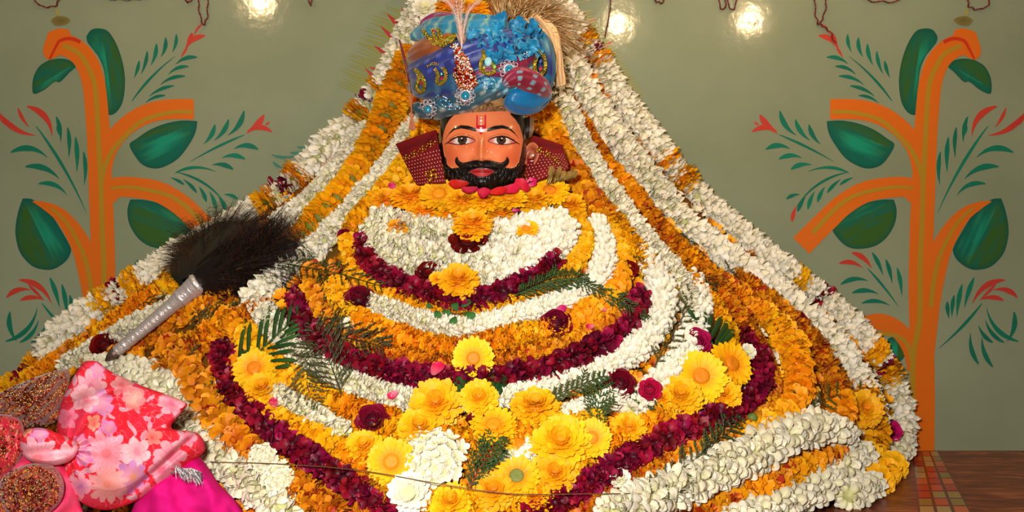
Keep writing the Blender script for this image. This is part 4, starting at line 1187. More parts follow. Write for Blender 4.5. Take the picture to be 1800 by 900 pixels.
# ruffle of bright blue cloth
rf = MB(); random.seed(12)
for k in range(90):
    px = rnd(826, 948); py = rnd(38, 100)
    if ((px - 888) / 64) ** 2 + ((py - 68) / 38) ** 2 > 1: continue
    p = tpt(px, py, 13 * TS); n_ = tnorm(p); n_ = (n_ + V((rnd(-.7, .7), rnd(-.3, .2), rnd(-.2, .9)))).normalized()
    u = n_.orthogonal().normalized(); w = n_.cross(u); a = rnd(0, 6.28); d = (u * math.cos(a) + w * math.sin(a))
    rf.petal(p - n_ * 6 * TS, (n_ + d * .5), d, rnd(14, 20) * TS, rnd(20, 30) * TS, rgb(0, 82, 136), mix(rgb(4, 120, 172), rgb(10, 146, 190), rnd(0, 1)), cup=.25, curl=rnd(-.4, .4), tip=.95, ruff=.16, rows=8, cols=15, w0=.7)
for px, h in [(868, 18), (884, 26), (878, 22), (910, 18), (936, 14)]:
    p = tpt(px, 42, 16 * TS); rf.petal(p - V((0, 0, 4 * TS)), V((rnd(-.2, .2), -.1, 1)), V((0, -1, 0)), h * TS, 12 * TS, rgb(0, 82, 136), rgb(8, 134, 182), cup=.4, curl=.2, tip=.35, ruff=.3, rows=6, cols=7)
rf.build('ruffle', M_satin, turb, label='bright blue gathered cloth ruffle')

GOLD = rgb(206, 170, 60); GOLD2 = rgb(160, 150, 40)


def beads(b, pts, r, cols, out, n=1):
    for x, y in pts:
        b.ball(tpt(x, y, out * TS), r * TS * rnd(.85, 1.15), random.choice(cols), 6, 4)


def closed(pts, n, step=2.6):
    sp = spline(pts + [pts[0]], n); o = []; acc = 0; l = sp[0]
    for p in sp:
        acc += math.hypot(p[0] - l[0], p[1] - l[1]); l = p
        if acc > step: o.append(p); acc = 0
    return o


def paisley(pts, label, gem=None):
    b = MB(); sp = spline(pts, 8); n = len(sp)
    for s_ in (-1, 0, 1):
        q = []
        for i, (x, y) in enumerate(sp):
            a = sp[max(i - 1, 0)]; c = sp[min(i + 1, n - 1)]; dx, dy = c[0] - a[0], c[1] - a[1]; l = math.hypot(dx, dy) or 1
            q.append((x - dy / l * s_ * 2.2, y + dx / l * s_ * 2.2))
        b.tube([tpt(x, y, 19 * TS) for x, y in q], 1.3 * TS, 6, mix(GOLD, GOLD2, abs(s_)))
        acc = 0; last = q[0]
        for x, y in q:
            acc += math.hypot(x - last[0], y - last[1]); last = (x, y)
            if acc > 2.6: b.ball(tpt(x, y, 20.5 * TS), 1.5 * TS, random.choice([GOLD, rgb(220, 200, 90), GOLD2]), 6, 4); acc = 0
    o = b.build('brooch', M_gold, turb, label=label)
    if gem:
        g = MB()
        for x, y, r, c in gem: g.ball(tpt(x, y, 20 * TS), r * TS, c, 10, 6, (1, .6, 1.25))
        g.build('gem', M_gem, o)
    return o


RED = rgb(190, 20, 50); CY = rgb(120, 220, 220); WHT = rgb(236, 236, 240)
paisley([(771, 65), (764, 78), (756, 68), (744, 54), (742, 44), (752, 40), (760, 50), (764, 66), (778, 80), (772, 58), (766, 46)], 'double gold paisley brooch at the top left of the turban', [(763, 55, 2.6, RED), (757, 50, 2, CY)])
paisley([(766, 76), (778, 78), (792, 72), (800, 62), (792, 64), (780, 72)], 'small curved gold brooch beside the double paisley', [(786, 72, 2, CY)])
paisley([(727, 120), (734, 128), (736, 140), (732, 152), (737, 161), (744, 158), (746, 146), (740, 132), (730, 122)], 'S-shaped gold paisley brooch at the far left of the turban', [(740, 146, 2.3, RED)])
paisley([(748, 118), (758, 112), (772, 114), (782, 124), (783, 138), (775, 147), (768, 143), (770, 132), (764, 120)], 'hook-shaped gold paisley brooch on the navy fold', [(776, 138, 2.5, RED), (776, 130, 1.8, CY)])
paisley([(842, 90), (850, 86), (850, 96), (858, 106), (868, 116), (868, 126), (856, 129), (846, 122), (846, 108), (852, 98)], 'gold teardrop brooch with a pale blue stone', [(858, 108, 6.5, rgb(170, 226, 230)), (869, 117, 3, rgb(120, 230, 120)), (851, 119, 2, rgb(200, 210, 60))])
paisley([(946, 88), (952, 92), (958, 106), (958, 122), (950, 131), (942, 127), (940, 112), (944, 98)], 'gold teardrop brooch at the right side of the turban', [(950, 121, 3, RED), (950, 108, 2.5, rgb(60, 90, 170))])


def silver_round(cx, cy, R, label, sy=1.0):
    b = MB(); n = 10
    for k in range(n):
        a = 2 * PI * k / n; x = cx + R * .72 * math.cos(a); y = cy + R * .72 * sy * math.sin(a)
        for q in range(7):
            aa = 2 * PI * q / 7; b.ball(tpt(x + 3.4 * math.cos(aa), y + 3.4 * math.sin(aa), 21 * TS), 1.35 * TS, random.choice([WHT, rgb(200, 196, 210), rgb(230, 190, 190)]), 6, 4)
    b.tube([tpt(x, y, 20 * TS) for x, y in [(cx + R * .45 * math.cos(t * .3), cy + R * .45 * sy * math.sin(t * .3)) for t in range(22)]], 1.6 * TS, 6, WHT)
    o = b.build('brooch', M_silver, turb, label=label)
    g = MB(); g.ball(tpt(cx, cy, 21 * TS), R * .36 * TS, rgb(10, 130, 160), 12, 8, (1, .5, sy)); g.build('gem', M_gem, o)


silver_round(895, 122, 20, 'round silver brooch with turquoise stone right of the teardrop brooch')
silver_round(818, 168, 20, 'round silver brooch with turquoise stone at the centre above the forehead')
silver_round(752, 192, 17, 'oval silver brooch with turquoise stone at the lower left of the turban', 1.1)
# rhinestone peacock shapes
for pth, lb in [([(762, 178), (770, 168), (784, 172), (796, 184), (808, 190), (790, 192), (776, 190)], 'blue and clear stones left of the centre brooch'), ([(845, 140), (860, 136), (872, 146), (862, 156), (850, 152)], 'blue stones above the forehead'), ([(914, 98), (926, 92), (938, 84), (932, 98), (920, 104)], 'clear stones on the bright blue ruffle')]:
    b = MB(); q = closed(pth, 6, 2.4); beads(b, q, 1.3, [WHT, rgb(60, 160, 210), rgb(30, 40, 60), rgb(120, 200, 220)], 19)
    c_ = (sum(p[0] for p in pth) / len(pth), sum(p[1] for p in pth) / len(pth)); beads(b, [(c_[0] + (x - c_[0]) * .5, c_[1] + (y - c_[1]) * .5) for x, y in q[::2]], 1.6, [rgb(20, 120, 190), rgb(40, 180, 220), WHT], 19)
    b.build('stone_cluster', M_gem, turb, label=lb)

# central sparkling ornament and plume
b = MB(); random.seed(8)
outl = [(796, 84, 5), (800, 78, 5), (806, 90, 8), (812, 104, 13), (814, 118, 16), (816, 132, 19), (822, 146, 20), (820, 156, 12)]
for (x, y, w), (x2, y2, w2) in zip(outl, outl[1:]):
    for k in range(90):
        t = random.random(); X_ = x + (x2 - x) * t; W_ = w + (w2 - w) * t; du = rnd(-1, 1)
        b.ball(tpt(X_ + du * W_, y + (y2 - y) * t, (20 + 6 * (1 - du * du)) * TS), rnd(1.2, 2.4) * TS, random.choice([rgb(214, 70, 40), rgb(240, 190, 160), rgb(250, 230, 220), rgb(200, 30, 30), rgb(220, 130, 70), rgb(236, 200, 120)]), 6, 4)
b.tube([tpt(x, y, 17 * TS) for x, y, w in outl], [w * .8 * TS for x, y, w in outl], 12, rgb(170, 60, 40), flat=.35)
orn = b.build('turban_ornament', M_gold, turb, label='tall red-gold sparkling ornament at the centre of the turban')
b = MB()
for k in range(60):
    x, y, w = random.choice(outl); b.ball(tpt(x + rnd(-1, 1) * w, y + rnd(-6, 6), 27 * TS), rnd(1, 1.9) * TS, random.choice([WHT, rgb(250, 220, 210), rgb(190, 220, 240)]), 6, 4)
b.build('stones', M_gem, orn)
b = MB()
base = tpt(812, 88, 20 * TS)
for path, wd in [([(812, 88), (811, 66), (806, 30), (798, -30)], 13), ([(812, 88), (808, 50), (794, 14), (776, 2)], 10), ([(812, 88), (817, 50), (828, 20), (862, -8)], 9), ([(812, 80), (812, 60), (812, 20), (818, -40)], 10)]:
    sp = spline(path, 10); pp = [V((p_.x, base.y - .01 - .02 * (i / len(sp)), p_.z)) for i, p_ in enumerate([at_depth(x, y, base.y + DW) for x, y in sp])]
    b.tube(pp, [1.0 * TS * (1 - .7 * i / len(pp)) for i in range(len(pp))], 5, rgb(230, 200, 180))
    for i in range(3, len(pp) - 1):
        for q in range(3):
            for sgn in (-1, 1):
                t_ = (pp[i + 1] - pp[i]).normalized(); sd = t_.cross(V((0, -1, 0))) * sgn
                st = pp[i] + (pp[i + 1] - pp[i]) * (q / 6); L_ = wd * TS * rnd(.4, 1.1) * min(1, .25 + i / len(pp)) * math.sin(PI * min(1, (i + 4) / len(pp)) * .6 + .3)
                b.tube([st, st + sd * L_ * .45 + t_ * L_ * .5 + V((0, rnd(-.4, .4) * L_, 0)), st + sd * L_ * .7 + t_ * L_ * 1.3 + V((0, rnd(-.6, .6) * L_, 0))], [.32 * TS, .22 * TS, .08 * TS], 3, mix(rgb(244, 226, 214), rgb(222, 170, 150), random.random()), cap=False)
b.build('plume', M_feather, orn, label='pale pink feather plume')
b = MB()
for k in range(90):
    a = rnd(0, 6.28); t = random.random(); x = 811 + math.cos(a) * 6 * (1 - abs(t - .4)); y = 66 - t * 26 + 12
    p0 = V((at_depth(x, y, base.y + DW).x, base.y + math.sin(a) * .008, at_depth(x, y, base.y + DW).z)); b.tube([p0, p0 + V((rnd(-.006, .006), rnd(-.004, .004), .010))], [.5 * TS, .1 * TS], 3, mix(rgb(200, 160, 140), rgb(232, 206, 190), random.random()), cap=False)
b.build('plume_fluff', M_feather, orn)

# tasselled cord on the left
cd = MB(); q = [at_depth(x, y, 1.99) for x, y in [(702, 70), (708, 92), (714, 115), (719, 145), (722, 175), (724, 200)]]
cd.tube(q[:4], [1.6 * TS, 2.6 * TS, 2.2 * TS, 1.6 * TS], 8, rgb(106, 20, 30)); cd.tube([q[3], q[4], q[5]], 1.4 * TS, 8, rgb(170, 110, 60))
cdo = cd.build('tassel_cord', M_satin, turb, label='thin red cord hanging at the left of the turban')
ts = MB()
for k in range(70):
    a = rnd(0, 6.28); r = rnd(.2, 1)
    c0 = at_depth(724, 203, 1.99); ts.tube([c0, c0 + V((math.cos(a) * r * 4 * TS, math.sin(a) * r * 4 * TS, -10 * TS)), c0 + V((math.cos(a) * r * 7 * TS, math.sin(a) * r * 6 * TS, -rnd(20, 26) * TS))], [.9 * TS, .7 * TS, .5 * TS], 4, mix(rgb(214, 130, 80), rgb(180, 90, 50), random.random()), cap=False)
ts.ball(at_depth(724, 203, 1.99), 4.2 * TS, rgb(190, 110, 60), 10, 7); ts.build('tassel', M_satin, cdo)

# golden tissue spray behind the turban
gs = MB(); random.seed(14)
o0 = at_depth(905, 62, 2.10)
for k in range(520):
    a = rnd(-.55, 2.0); L_ = rnd(.07, .135)
    d = V((math.sin(a), rnd(-.35, .35), math.cos(a) * .8 + .1)).normalized(); st = o0 + V((rnd(-.03, .05), rnd(-.02, .02), rnd(-.01, .01)))
    c1 = st + d * L_ * .5 + V((0, 0, .008)); e_ = st + d * L_ + V((.01, 0, -.018 * max(0, a)))
    gs.tube([st, c1, e_], [.0010, .0009, .0003], 3, random.choice([rgb(176, 130, 70), rgb(140, 98, 46), rgb(208, 166, 110), rgb(226, 190, 140)]), cap=False)
sp_ = gs.build('tissue_spray', M_fiber)
tag(sp_, 'golden brown frayed tissue spray fanning out behind the top of the turban', 'ornament')
# pale gold crinkled tissue hanging right of the turban
tc_ = MB(); pth = [(935, 30, 14), (962, 56, 16), (976, 90, 11), (980, 125, 11), (986, 152, 8)]
sp2 = spline(pth, 10); rows = []; C_ = []
for i, (x, y, w) in enumerate(sp2):
    row = []
    for k in range(25):
        q_ = (k / 24 - .5) * 2; fold = math.sin(q_ * 9 + i * .25) * .006 + mnoise.noise(V((q_ * 3, i * .3, 0))) * .006
        p = at_depth(x + q_ * w, y + q_ * w * -.3, 2.06 + .02 * q_ * q_); row.append(p + V((0, fold, 0))); C_.append(mix(rgb(206, 164, 112), rgb(240, 206, 156), .5 + fold * 60))
    rows.append(row)
tc_.grid(rows, C_); t_ = tc_.build('tissue_strip', M_satin)
tag(t_, 'pale gold crinkled tissue strip hanging down the right side of the turban', 'cloth')
sd = t_.modifiers.new('t', 'SOLIDIFY'); sd.thickness = .0015
# orange marigolds at the very top behind the plume
loose('marigold', 792, 10, 30, .5, 'orange marigold at the top behind the feather plume', .10)
loose('marigold', 832, 14, 30, .5, 'orange marigold at the top right of the feather plume', .10)
loose('mum', 748, 12, 26, .9, 'white blossom at the top left behind the turban', .05)


# ================================================================= COLLAR
def panel(name, corners, deps, colf, label, nu=170, nv=150, bulge=.012):
    b = MB(); rows = []; C_ = []
    A, B, Cc, D = corners; da, db, dc, dd = deps
    for i in range(nv + 1):
        v = i / nv; row = []
        for j in range(nu + 1):
            u = j / nu
            x = (A[0] * (1 - u) + B[0] * u) * (1 - v) + (D[0] * (1 - u) + Cc[0] * u) * v; y = (A[1] * (1 - u) + B[1] * u) * (1 - v) + (D[1] * (1 - u) + Cc[1] * u) * v
            d = (da * (1 - u) + db * u) * (1 - v) + (dd * (1 - u) + dc * u) * v
            row.append(at_depth(x, y, d - bulge * math.sin(PI * u) * math.sin(PI * v * .5 + .7))); C_.append(colf(u, v, x, y))
        rows.append(row)
    b.grid(rows, C_); o = b.build(name, M_velvet)
    m = o.modifiers.new('t', 'SOLIDIFY'); m.thickness = .006
    return tag(o, label, 'collar')


def collarcol(u, v, x, y):
    c = mix(rgb(126, 10, 24), rgb(104, 8, 20), .5 + mnoise.noise(V((u * 4, v * 4, 0))))
    if v < .2: return mix(rgb(124, 14, 22), rgb(92, 8, 16), v * 5)
    U = u * 12; Vv = v * 14
    fu = (U + (int(Vv) % 2) * .5) % 1 - .5; fv = Vv % 1 - .5
    if v > .36 and fu * fu + fv * fv < .020: return rgb(226, 190, 150)
    return c


def hook_mark(b, cx, cy, s_, ang, d):
    """small gold hooked cross, the auspicious mark woven on the collar"""
    segs = [((-.5, 0), (.5, 0)), ((0, -.5), (0, .5)), ((.5, 0), (.5, .5)), ((-.5, 0), (-.5, -.5)), ((0, -.5), (.5, -.5)), ((0, .5), (-.5, .5))]
    ca, sa = math.cos(ang), math.sin(ang)
    for (a, c_), (e, f) in segs:
        p = [(cx + s_ * (q * ca - w * sa), cy + s_ * (q * sa + w * ca)) for q, w in ((a, c_), (e, f))]
        b.tube([at_depth(p[0][0], p[0][1], d - .018), at_depth(p[1][0], p[1][1], d - .018)], s_ * .11 * 2 / F, 6, rgb(222, 170, 50))


cl = panel('maroon_collar', [(699, 254), (768, 230), (784, 322), (736, 326)], (2.07, 2.01, 1.96, 2.00), collarcol, 'maroon collar panel with white dots and gold marks left of the beard')
b = MB()
for x, y, s_, a, d in [(713, 277, 8, -.3, 2.035), (728, 270, 9, -.3, 2.02), (743, 262, 9, -.35, 2.01), (757, 253, 9, -.4, 2.0), (758, 308, 17, -.15, 1.96)]: hook_mark(b, x, y, s_, a, d)
for x, y, d in [(720, 274, 2.03), (736, 266, 2.015), (750, 257, 2.0), (765, 249, 1.995)]: b.ball(at_depth(x, y, d - .018), 1.7 * TS, rgb(226, 190, 60), 8, 6)
b.build('gold_motif', M_gold, cl, label='row of small gold marks')
cr = panel('maroon_collar', [(934, 240), (986, 258), (998, 300), (922, 328)], (2.06, 2.07, 2.02, 1.99), collarcol, 'maroon collar panel with white dots and gold marks right of the beard')
b = MB()
for x, y, s_, a, d in [(948, 263, 9, .4, 2.005), (963, 271, 9, .5, 2.01), (976, 281, 9, .5, 2.015)]: hook_mark(b, x, y, s_, a, d)
for x, y, d in [(955, 267, 2.0), (970, 276, 2.01), (982, 287, 2.02)]: b.ball(at_depth(x, y, d - .018), 1.7 * TS, rgb(226, 190, 60), 8, 6)
b.build('gold_motif', M_gold, cr, label='row of small gold marks')
# gold tissue at the right collar end
b = MB(); random.seed(4)
for k in range(9):
    x = 962 + k * 4; b.petal(at_depth(x, 324 - k * 1.0, 1.995), V((rnd(.1, 1.1), -.2, 1 - k * .06)), V((rnd(-.6, .6), -1, .2)), (34 - k) * TS, rnd(6, 13) * TS, rgb(112, 84, 30), rgb(190, 160, 90), cup=.4, curl=.2, ruff=.2, rows=8, cols=7, tip=.7)
o = b.build('gold_tissue', M_fiber); tag(o, 'crumpled gold tissue at the end of the right collar panel', 'cloth')

# ================================================================= FEATHER WHISK
HA, _ = surf(205, 618, .085); HB, _ = surf(352, 496, .105); AX = (HB - HA).normalized()
wroot = empty('feather_whisk', HA, 'black feather whisk with crinkled silver handle lying on the left slope', 'whisk')
hd = MB(); pts = []; rad = []; LN_ = (HB - HA).length; q = 90
for i in range(q + 1):
    t = i / q; pts.append(HA + AX * LN_ * t)
    r = interp([(0, 10.5), (.05, 11.5), (.1, 11), (.66, 14), (.72, 15.5), (.78, 18), (.84, 18.5), (.9, 20), (.97, 22), (1, 21.5)], t)
    r += .18 * math.sin(t * 130) + .15 * math.sin(t * 71 + 1) + (1.3 if abs(t - .775) < .012 or abs(t - .10) < .01 or abs(t - .97) < .012 else 0)
    rad.append(r * 1.9 / F)
hd.tube(pts, rad, 32, rgb(226, 214, 208)); hd.build('handle', M_silver, wroot, label='crinkled silver handle')
tpb = MB(); tpb.tube([HA + AX * .004, HA - AX * .008, HA - AX * .02, HA - AX * .030], [.0115, .0125, .008, .002], 20, rgb(120, 96, 84)); tpb.build('handle_tip', M_silver, wroot, label='darker pointed tip')
random.seed(77)


def tuft(name, tip_px, spread, n, lab):
    b = MB(); T, _ = surf(tip_px[0], tip_px[1], .055); s0 = HB + AX * .002
    ax = (T - s0); Lt = ax.length; ax.normalize(); sd = ax.cross(V((0, -1, 0))).normalized(); up = sd.cross(ax).normalized()
    if up.y > 0: up = -up
    # dense body of the tuft
    rows = []; C_ = []
    for i in range(22):
        t = i / 21; wv = spread * Lt * math.sin(PI * (t * .80 + .10)) ** .8 * .80 + .012 * (1 - t); row = []
        for j in range(30):
            a = 2 * PI * j / 30; rg = 1 + .10 * math.sin(a * 11 + t * 3)
            row.append(s0 + ax * (Lt * t * .86) + sd * (wv * math.cos(a) * rg) + up * (wv * .5 * math.sin(a) * rg)); C_.append(rgb(22, 14, 11))
        rows.append(row)
    b.grid(rows, C_, True)
    for k in range(n):
        a = rnd(0, 2 * PI); rr = math.sqrt(random.random()); off = math.cos(a) * rr; oz = math.sin(a) * rr
        t0 = rnd(0, .66); L_ = Lt * rnd(.22, .42)
        w0 = spread * Lt * (math.sin(PI * min(.95, t0 * .8 + .1)) ** .8) * .8
        p = s0 + ax * Lt * t0 + sd * off * w0 + up * abs(oz) * w0 * .5
        pts = []; dirv = (ax + sd * off * .62 + up * oz * .35).normalized()
        cv = rnd(-.5, .5)
        for i in range(7):
            t = i / 6; pts.append(p + dirv * L_ * t + sd * (off * .25 + cv * .4) * L_ * t * t * .6 - V((0, 0, 1)) * L_ * .10 * t * t + V((rnd(-1, 1), rnd(-1, 1), rnd(-1, 1))) * .0012)
        r0 = rnd(.0004, .0008); c = mix(rgb(14, 9, 8), rgb(96, 58, 38), random.random() ** 4)
        b.tube(pts, [r0 * (1 - .75 * i / 6) for i in range(7)], 3, c, cap=False)
        if random.random() < .8:                           # barbs
            for q in range(3, 6):
                for sg in (-1, 1):
                    e = pts[q] + sd * sg * rnd(.003, .009) + dirv * rnd(.002, .010); b.tube([pts[q], e], [.0004, .00015], 3, c, cap=False)
    o = b.build(name, M_hair, wroot, label=lab)
    sh = MB(); sh.tube([s0 - ax * .01, s0 + ax * Lt * .4 + up * spread * Lt * .45, s0 + ax * Lt * .85 + up * spread * Lt * .2], [.0014, .0011, .0005], 6, rgb(120, 84, 60)); sh.build('feather_shaft', M_hair, o)


tuft('feather_tuft', (402, 386), .27, 2000, 'shorter upright tuft of black plumes')
tuft('feather_tuft', (552, 432), .23, 2600, 'longer tuft of black plumes pointing right')

# ================================================================= CLOTHS AT LOWER LEFT
def pillow(name, outline, d0, T, colf, label, matr, fold=None, rings=90, n=14, slope=0.0, cat='cloth', tilt=0.0):
    """soft folded cloth: a padded body with the given outline, closed at the back"""
    sp = spline(outline + [outline[0]], n)[:-1]; b = MB(); rows = []; C_ = []
    cx = sum(p[0] for p in sp) / len(sp); cy = sum(p[1] for p in sp) / len(sp)
    for side in (0, 1):
        rng = range(rings + 1) if side == 0 else range(rings - 1, -1, -12)
        for k in rng:
            r = max(k / rings, .004); row = []
            for p in sp:
                x = cx + (p[0] - cx) * r; y = cy + (p[1] - cy) * r
                h = T * (max(0, 1 - r ** 5)) ** .5
                if side == 0 and fold: h += fold(x, y) * min(1, (1 - r) * 4)
                dd = d0 + slope * (450 - y) / 450 + tilt * (x - cx) / 100 - (h if side == 0 else -T * .5 * (1 - r ** 2) ** .5)
                row.append(at_depth(x, y, dd)); C_.append(colf(x, y))
            rows.append(row)
    b.grid(rows, C_, True)
    o = b.build(name, matr); return tag(o, label, cat)


random.seed(9)
FLW = [(187, 797, 42, 12, rgb(250, 196, 214), rgb(232, 140, 150)), (240, 795, 28, 6, rgb(252, 214, 222), rgb(236, 160, 180)), (232, 838, 30, 8, rgb(196, 150, 214), rgb(220, 160, 120)), (190, 850, 36, 12, rgb(238, 180, 180), rgb(230, 150, 130)),
       (300, 800, 30, 6, rgb(244, 176, 190), rgb(226, 120, 150)), (284, 826, 24, 5, rgb(248, 190, 210), rgb(226, 120, 150)), (160, 680, 30, 8, rgb(250, 190, 206), rgb(226, 130, 160)), (175, 708, 26, 7, rgb(214, 160, 214), rgb(240, 170, 180)),
       (150, 700, 26, 6, rgb(252, 206, 216), rgb(232, 140, 160)), (215, 678, 20, 6, rgb(248, 180, 190), rgb(236, 120, 130)), (236, 702, 22, 6, rgb(240, 150, 150), rgb(250, 190, 170)), (190, 752, 15, 5, rgb(214, 150, 210), rgb(240, 180, 200)),
       (165, 745, 13, 5, rgb(246, 180, 150), rgb(220, 110, 90)), (302, 708, 26, 6, rgb(248, 180, 196), rgb(226, 120, 150)), (270, 768, 16, 5, rgb(250, 150, 140), rgb(226, 100, 90)), (140, 780, 17, 6, rgb(214, 156, 206), rgb(250, 200, 200)),
       (148, 806, 16, 6, rgb(206, 150, 210), rgb(250, 200, 200)), (140, 855, 22, 7, rgb(248, 180, 200), rgb(200, 140, 200)), (330, 772, 15, 5, rgb(248, 170, 190), rgb(226, 120, 150)), (120, 735, 18, 6, rgb(246, 150, 180), rgb(226, 100, 130)),
       (262, 868, 20, 6, rgb(246, 160, 180), rgb(226, 100, 130)), (90, 800, 14, 5, rgb(240, 160, 150), rgb(200, 90, 90)), (60, 775, 16, 5, rgb(246, 150, 160), rgb(226, 100, 130)), (212, 648, 12, 5, rgb(214, 160, 214), rgb(240, 170, 180)), (172, 652, 14, 5, rgb(230, 160, 210), rgb(240, 170, 180))]
LVS = [(random.uniform(60, 350), random.uniform(640, 880), random.uniform(0, 3.14), random.uniform(6, 11)) for _ in range(110)]


def floral(x, y):
    x += 5 * mnoise.noise(V((x * .05, y * .05, 1))) + 1.5 * mnoise.noise(V((x * .25, y * .25, 2)))
    y += 5 * mnoise.noise(V((x * .05, y * .05, 7))) + 1.5 * mnoise.noise(V((x * .25, y * .25, 8)))
    c = rgb(234, 38, 52)
    fil = mnoise.noise(V((x * .07, y * .07, 11)))
    if abs(fil) < .022: c = rgb(240, 130, 150)
    nn = mnoise.noise(V((x * .02, y * .02, 5)))
    c = mix(c, rgb(238, 72, 110), max(0, nn) * 1.2)
    for lx, ly, a, s_ in LVS:
        dx, dy = x - lx, y - ly
        if abs(dx) < 12 and abs(dy) < 12:
            p = dx * math.cos(a) + dy * math.sin(a); w = -dx * math.sin(a) + dy * math.cos(a)
            if (p / s_) ** 2 + (w / (s_ * .38)) ** 2 < 1: c = mix(rgb(186, 168, 190), rgb(226, 186, 200), abs(w) / 3)
    for fx, fy, R, n, c1, c2 in FLW:
        dx, dy = x - fx, y - fy; r = math.hypot(dx, dy)
        if r < R:
            a = math.atan2(dy, dx) + fx; pet = abs(math.sin(a * n / 2)); rim = R * (.66 + .34 * pet)
            if r < rim:
                c = mix(c2, c1, r / rim * 1.5)
                if pet < .25 and r > R * .25: c = mix(c, c2, .6)
                if abs(r / rim - .58) < .05: c = mix(c, c2, .35)
                if r < R * .22: c = c2
    return mix(c, rgb(236, 44, 66), .24)


def fold1(x, y):
    f = .017 * math.sin((x * .55 + y * .9 - 700) * .045) + .022 * math.exp(-(((x - 180) * .35 + (y - 690)) / 10) ** 2) - .024 * math.exp(-(((x - 240) * .9 + (y - 800) * 1.0 - 60) / 9) ** 2)
    f += .009 * mnoise.noise(V((x * .03, y * .03, 1)))
    a = math.atan2(y - 790, x - 120); rr = math.hypot(x - 120, y - 790)          # creases running from the knot
    f += .007 * math.sin(a * 11 + 1) * math.exp(-rr / 110)
    f += .010 * math.tanh((y - 715 - (x - 230) * .28) / 5) * math.exp(-((x - 230) / 90) ** 2)
    return f


CD = 1.60
pillow('magenta_cloth', [(250, 850), (300, 815), (345, 800), (385, 850), (425, 895), (445, 960), (340, 972), (220, 965)], CD + .03, .05, lambda x, y: mix(rgb(206, 4, 112), rgb(222, 24, 130), .5 + mnoise.noise(V((x * .03, y * .03, 0)))),
       'plain magenta satin cloth under the floral bundle at the bottom left', M_cloth, lambda x, y: .010 * math.sin((x - y * .4) * .07) + .006 * mnoise.noise(V((x * .05, y * .05, 2))), 60)
pillow('floral_cloth', [(152, 634), (172, 636), (194, 652), (250, 678), (324, 706), (322, 722), (302, 752), (348, 762), (360, 792), (330, 815), (296, 840), (240, 880), (186, 897), (140, 882), (118, 850), (108, 800), (100, 770), (104, 722), (120, 680), (138, 648)], CD, .050, floral,
       'pink-red folded cloth printed with pale pink and lilac flowers at lower left', M_cloth, fold1, 150, 30)
pillow('knotted_cloth', [(34, 772), (46, 756), (74, 752), (108, 764), (138, 778), (128, 806), (100, 818), (64, 816), (40, 800)], CD - .045, .035, lambda x, y: floral(x + 120, y - 10),
       'knotted end of floral red cloth left of the larger floral bundle', M_cloth, lambda x, y: .006 * math.sin((y - 780) * .2 + x * .02), 70)
SEQ = [rgb(214, 160, 60), rgb(120, 50, 30), rgb(176, 30, 44), rgb(90, 40, 30), rgb(226, 190, 120)]


def seqcol(base, p=.3):
    def f(x, y):
        n = mnoise.noise(V((x * .35, y * .35, 3))); m_ = mnoise.noise(V((x * .08, y * .08, 9)))
        c = mix(base, rgb(110, 56, 30), max(0, m_) * 1.2)
        if n > p: c = mix(rgb(214, 160, 60), rgb(230, 60, 60), (n - p) * 3)
        return c
    return f


def sequins(root, region, n, cols, out=.004, name='sequins'):
    b = MB(); deps = bpy.context.evaluated_depsgraph_get() if False else None
    me = root.data; vs = me.vertices; L_ = len(vs)
    for k in range(n):
        i = random.randrange(L_); v = vs[i].co + root.location; nn = vs[i].normal
        if nn.y > -.1: continue
        b.ball(v + nn * .0005, rnd(.0009, .0019), random.choice(cols), 6, 4)
    b.build(name, M_gold, root, label='gold sequins and beads')


a = pillow('sequined_cloth', [(0, 690), (40, 672), (95, 652), (122, 652), (118, 690), (100, 740), (60, 750), (20, 760), (-30, 750), (-30, 705)], CD + .02, .04, seqcol(rgb(126, 56, 32)), 'brown gold sequined cloth heap left of the floral bundle', M_satin, lambda x, y: .014 * math.sin(x * .14 + y * .16) + .012 * mnoise.noise(V((x * .06, y * .06, 4))), 60)
sequins(a, None, 1100, SEQ)
a = pillow('red_cloth', [(-40, 735), (5, 728), (38, 740), (44, 780), (30, 820), (0, 850), (-40, 850)], CD - .02, .04, seqcol(rgb(190, 24, 50), .42), 'plain red cloth with fine gold specks at the far left edge', M_satin, lambda x, y: .006 * mnoise.noise(V((x * .06, y * .06, 4))), 50)
sequins(a, None, 200, SEQ)
a = pillow('sequined_bundle', [(-10, 870), (8, 836), (50, 816), (92, 818), (112, 846), (108, 880), (80, 905), (30, 915), (-10, 905)], CD - .05, .045, seqcol(rgb(140, 40, 34), .2), 'rounded red and gold beaded bundle at the bottom left corner', M_satin, lambda x, y: .006 * math.sin(math.hypot(x - 55, y - 865) * .3), 60)
sequins(a, None, 1300, SEQ)
a = pillow('pink_cloth', [(-30, 850), (10, 810), (40, 795), (110, 815), (140, 880), (150, 965), (-30, 965)], CD - .005, .03, lambda x, y: mix(rgb(236, 90, 130), rgb(214, 40, 84), .5 + mnoise.noise(V((x * .05, y * .05, 0)))), 'pink striped cloth peeking out beneath the beaded bundle', M_cloth, lambda x, y: .01 * math.sin((x + y) * .09), 50)
b = MB(); random.seed(40)
for k in range(120):
    x0 = rnd(305, 350); y0 = 822 + (x0 - 305) * .25 + rnd(-4, 4); p = at_depth(x0, y0, CD - .048); b.tube([p, p + V((rnd(.002, .012), -.003, -rnd(.006, .018)))], [.0008, .0003], 4, random.choice([rgb(200, 190, 190), rgb(150, 140, 144), rgb(90, 80, 84)]), cap=False)
b.tube([at_depth(x, y, CD - .046) for x, y in [(300, 832), (318, 826), (336, 824), (354, 832)]], .002, 8, rgb(190, 176, 176))
o = b.build('silver_fringe', M_silver); tag(o, 'silver grey fringe lying across the magenta cloth', 'fringe')

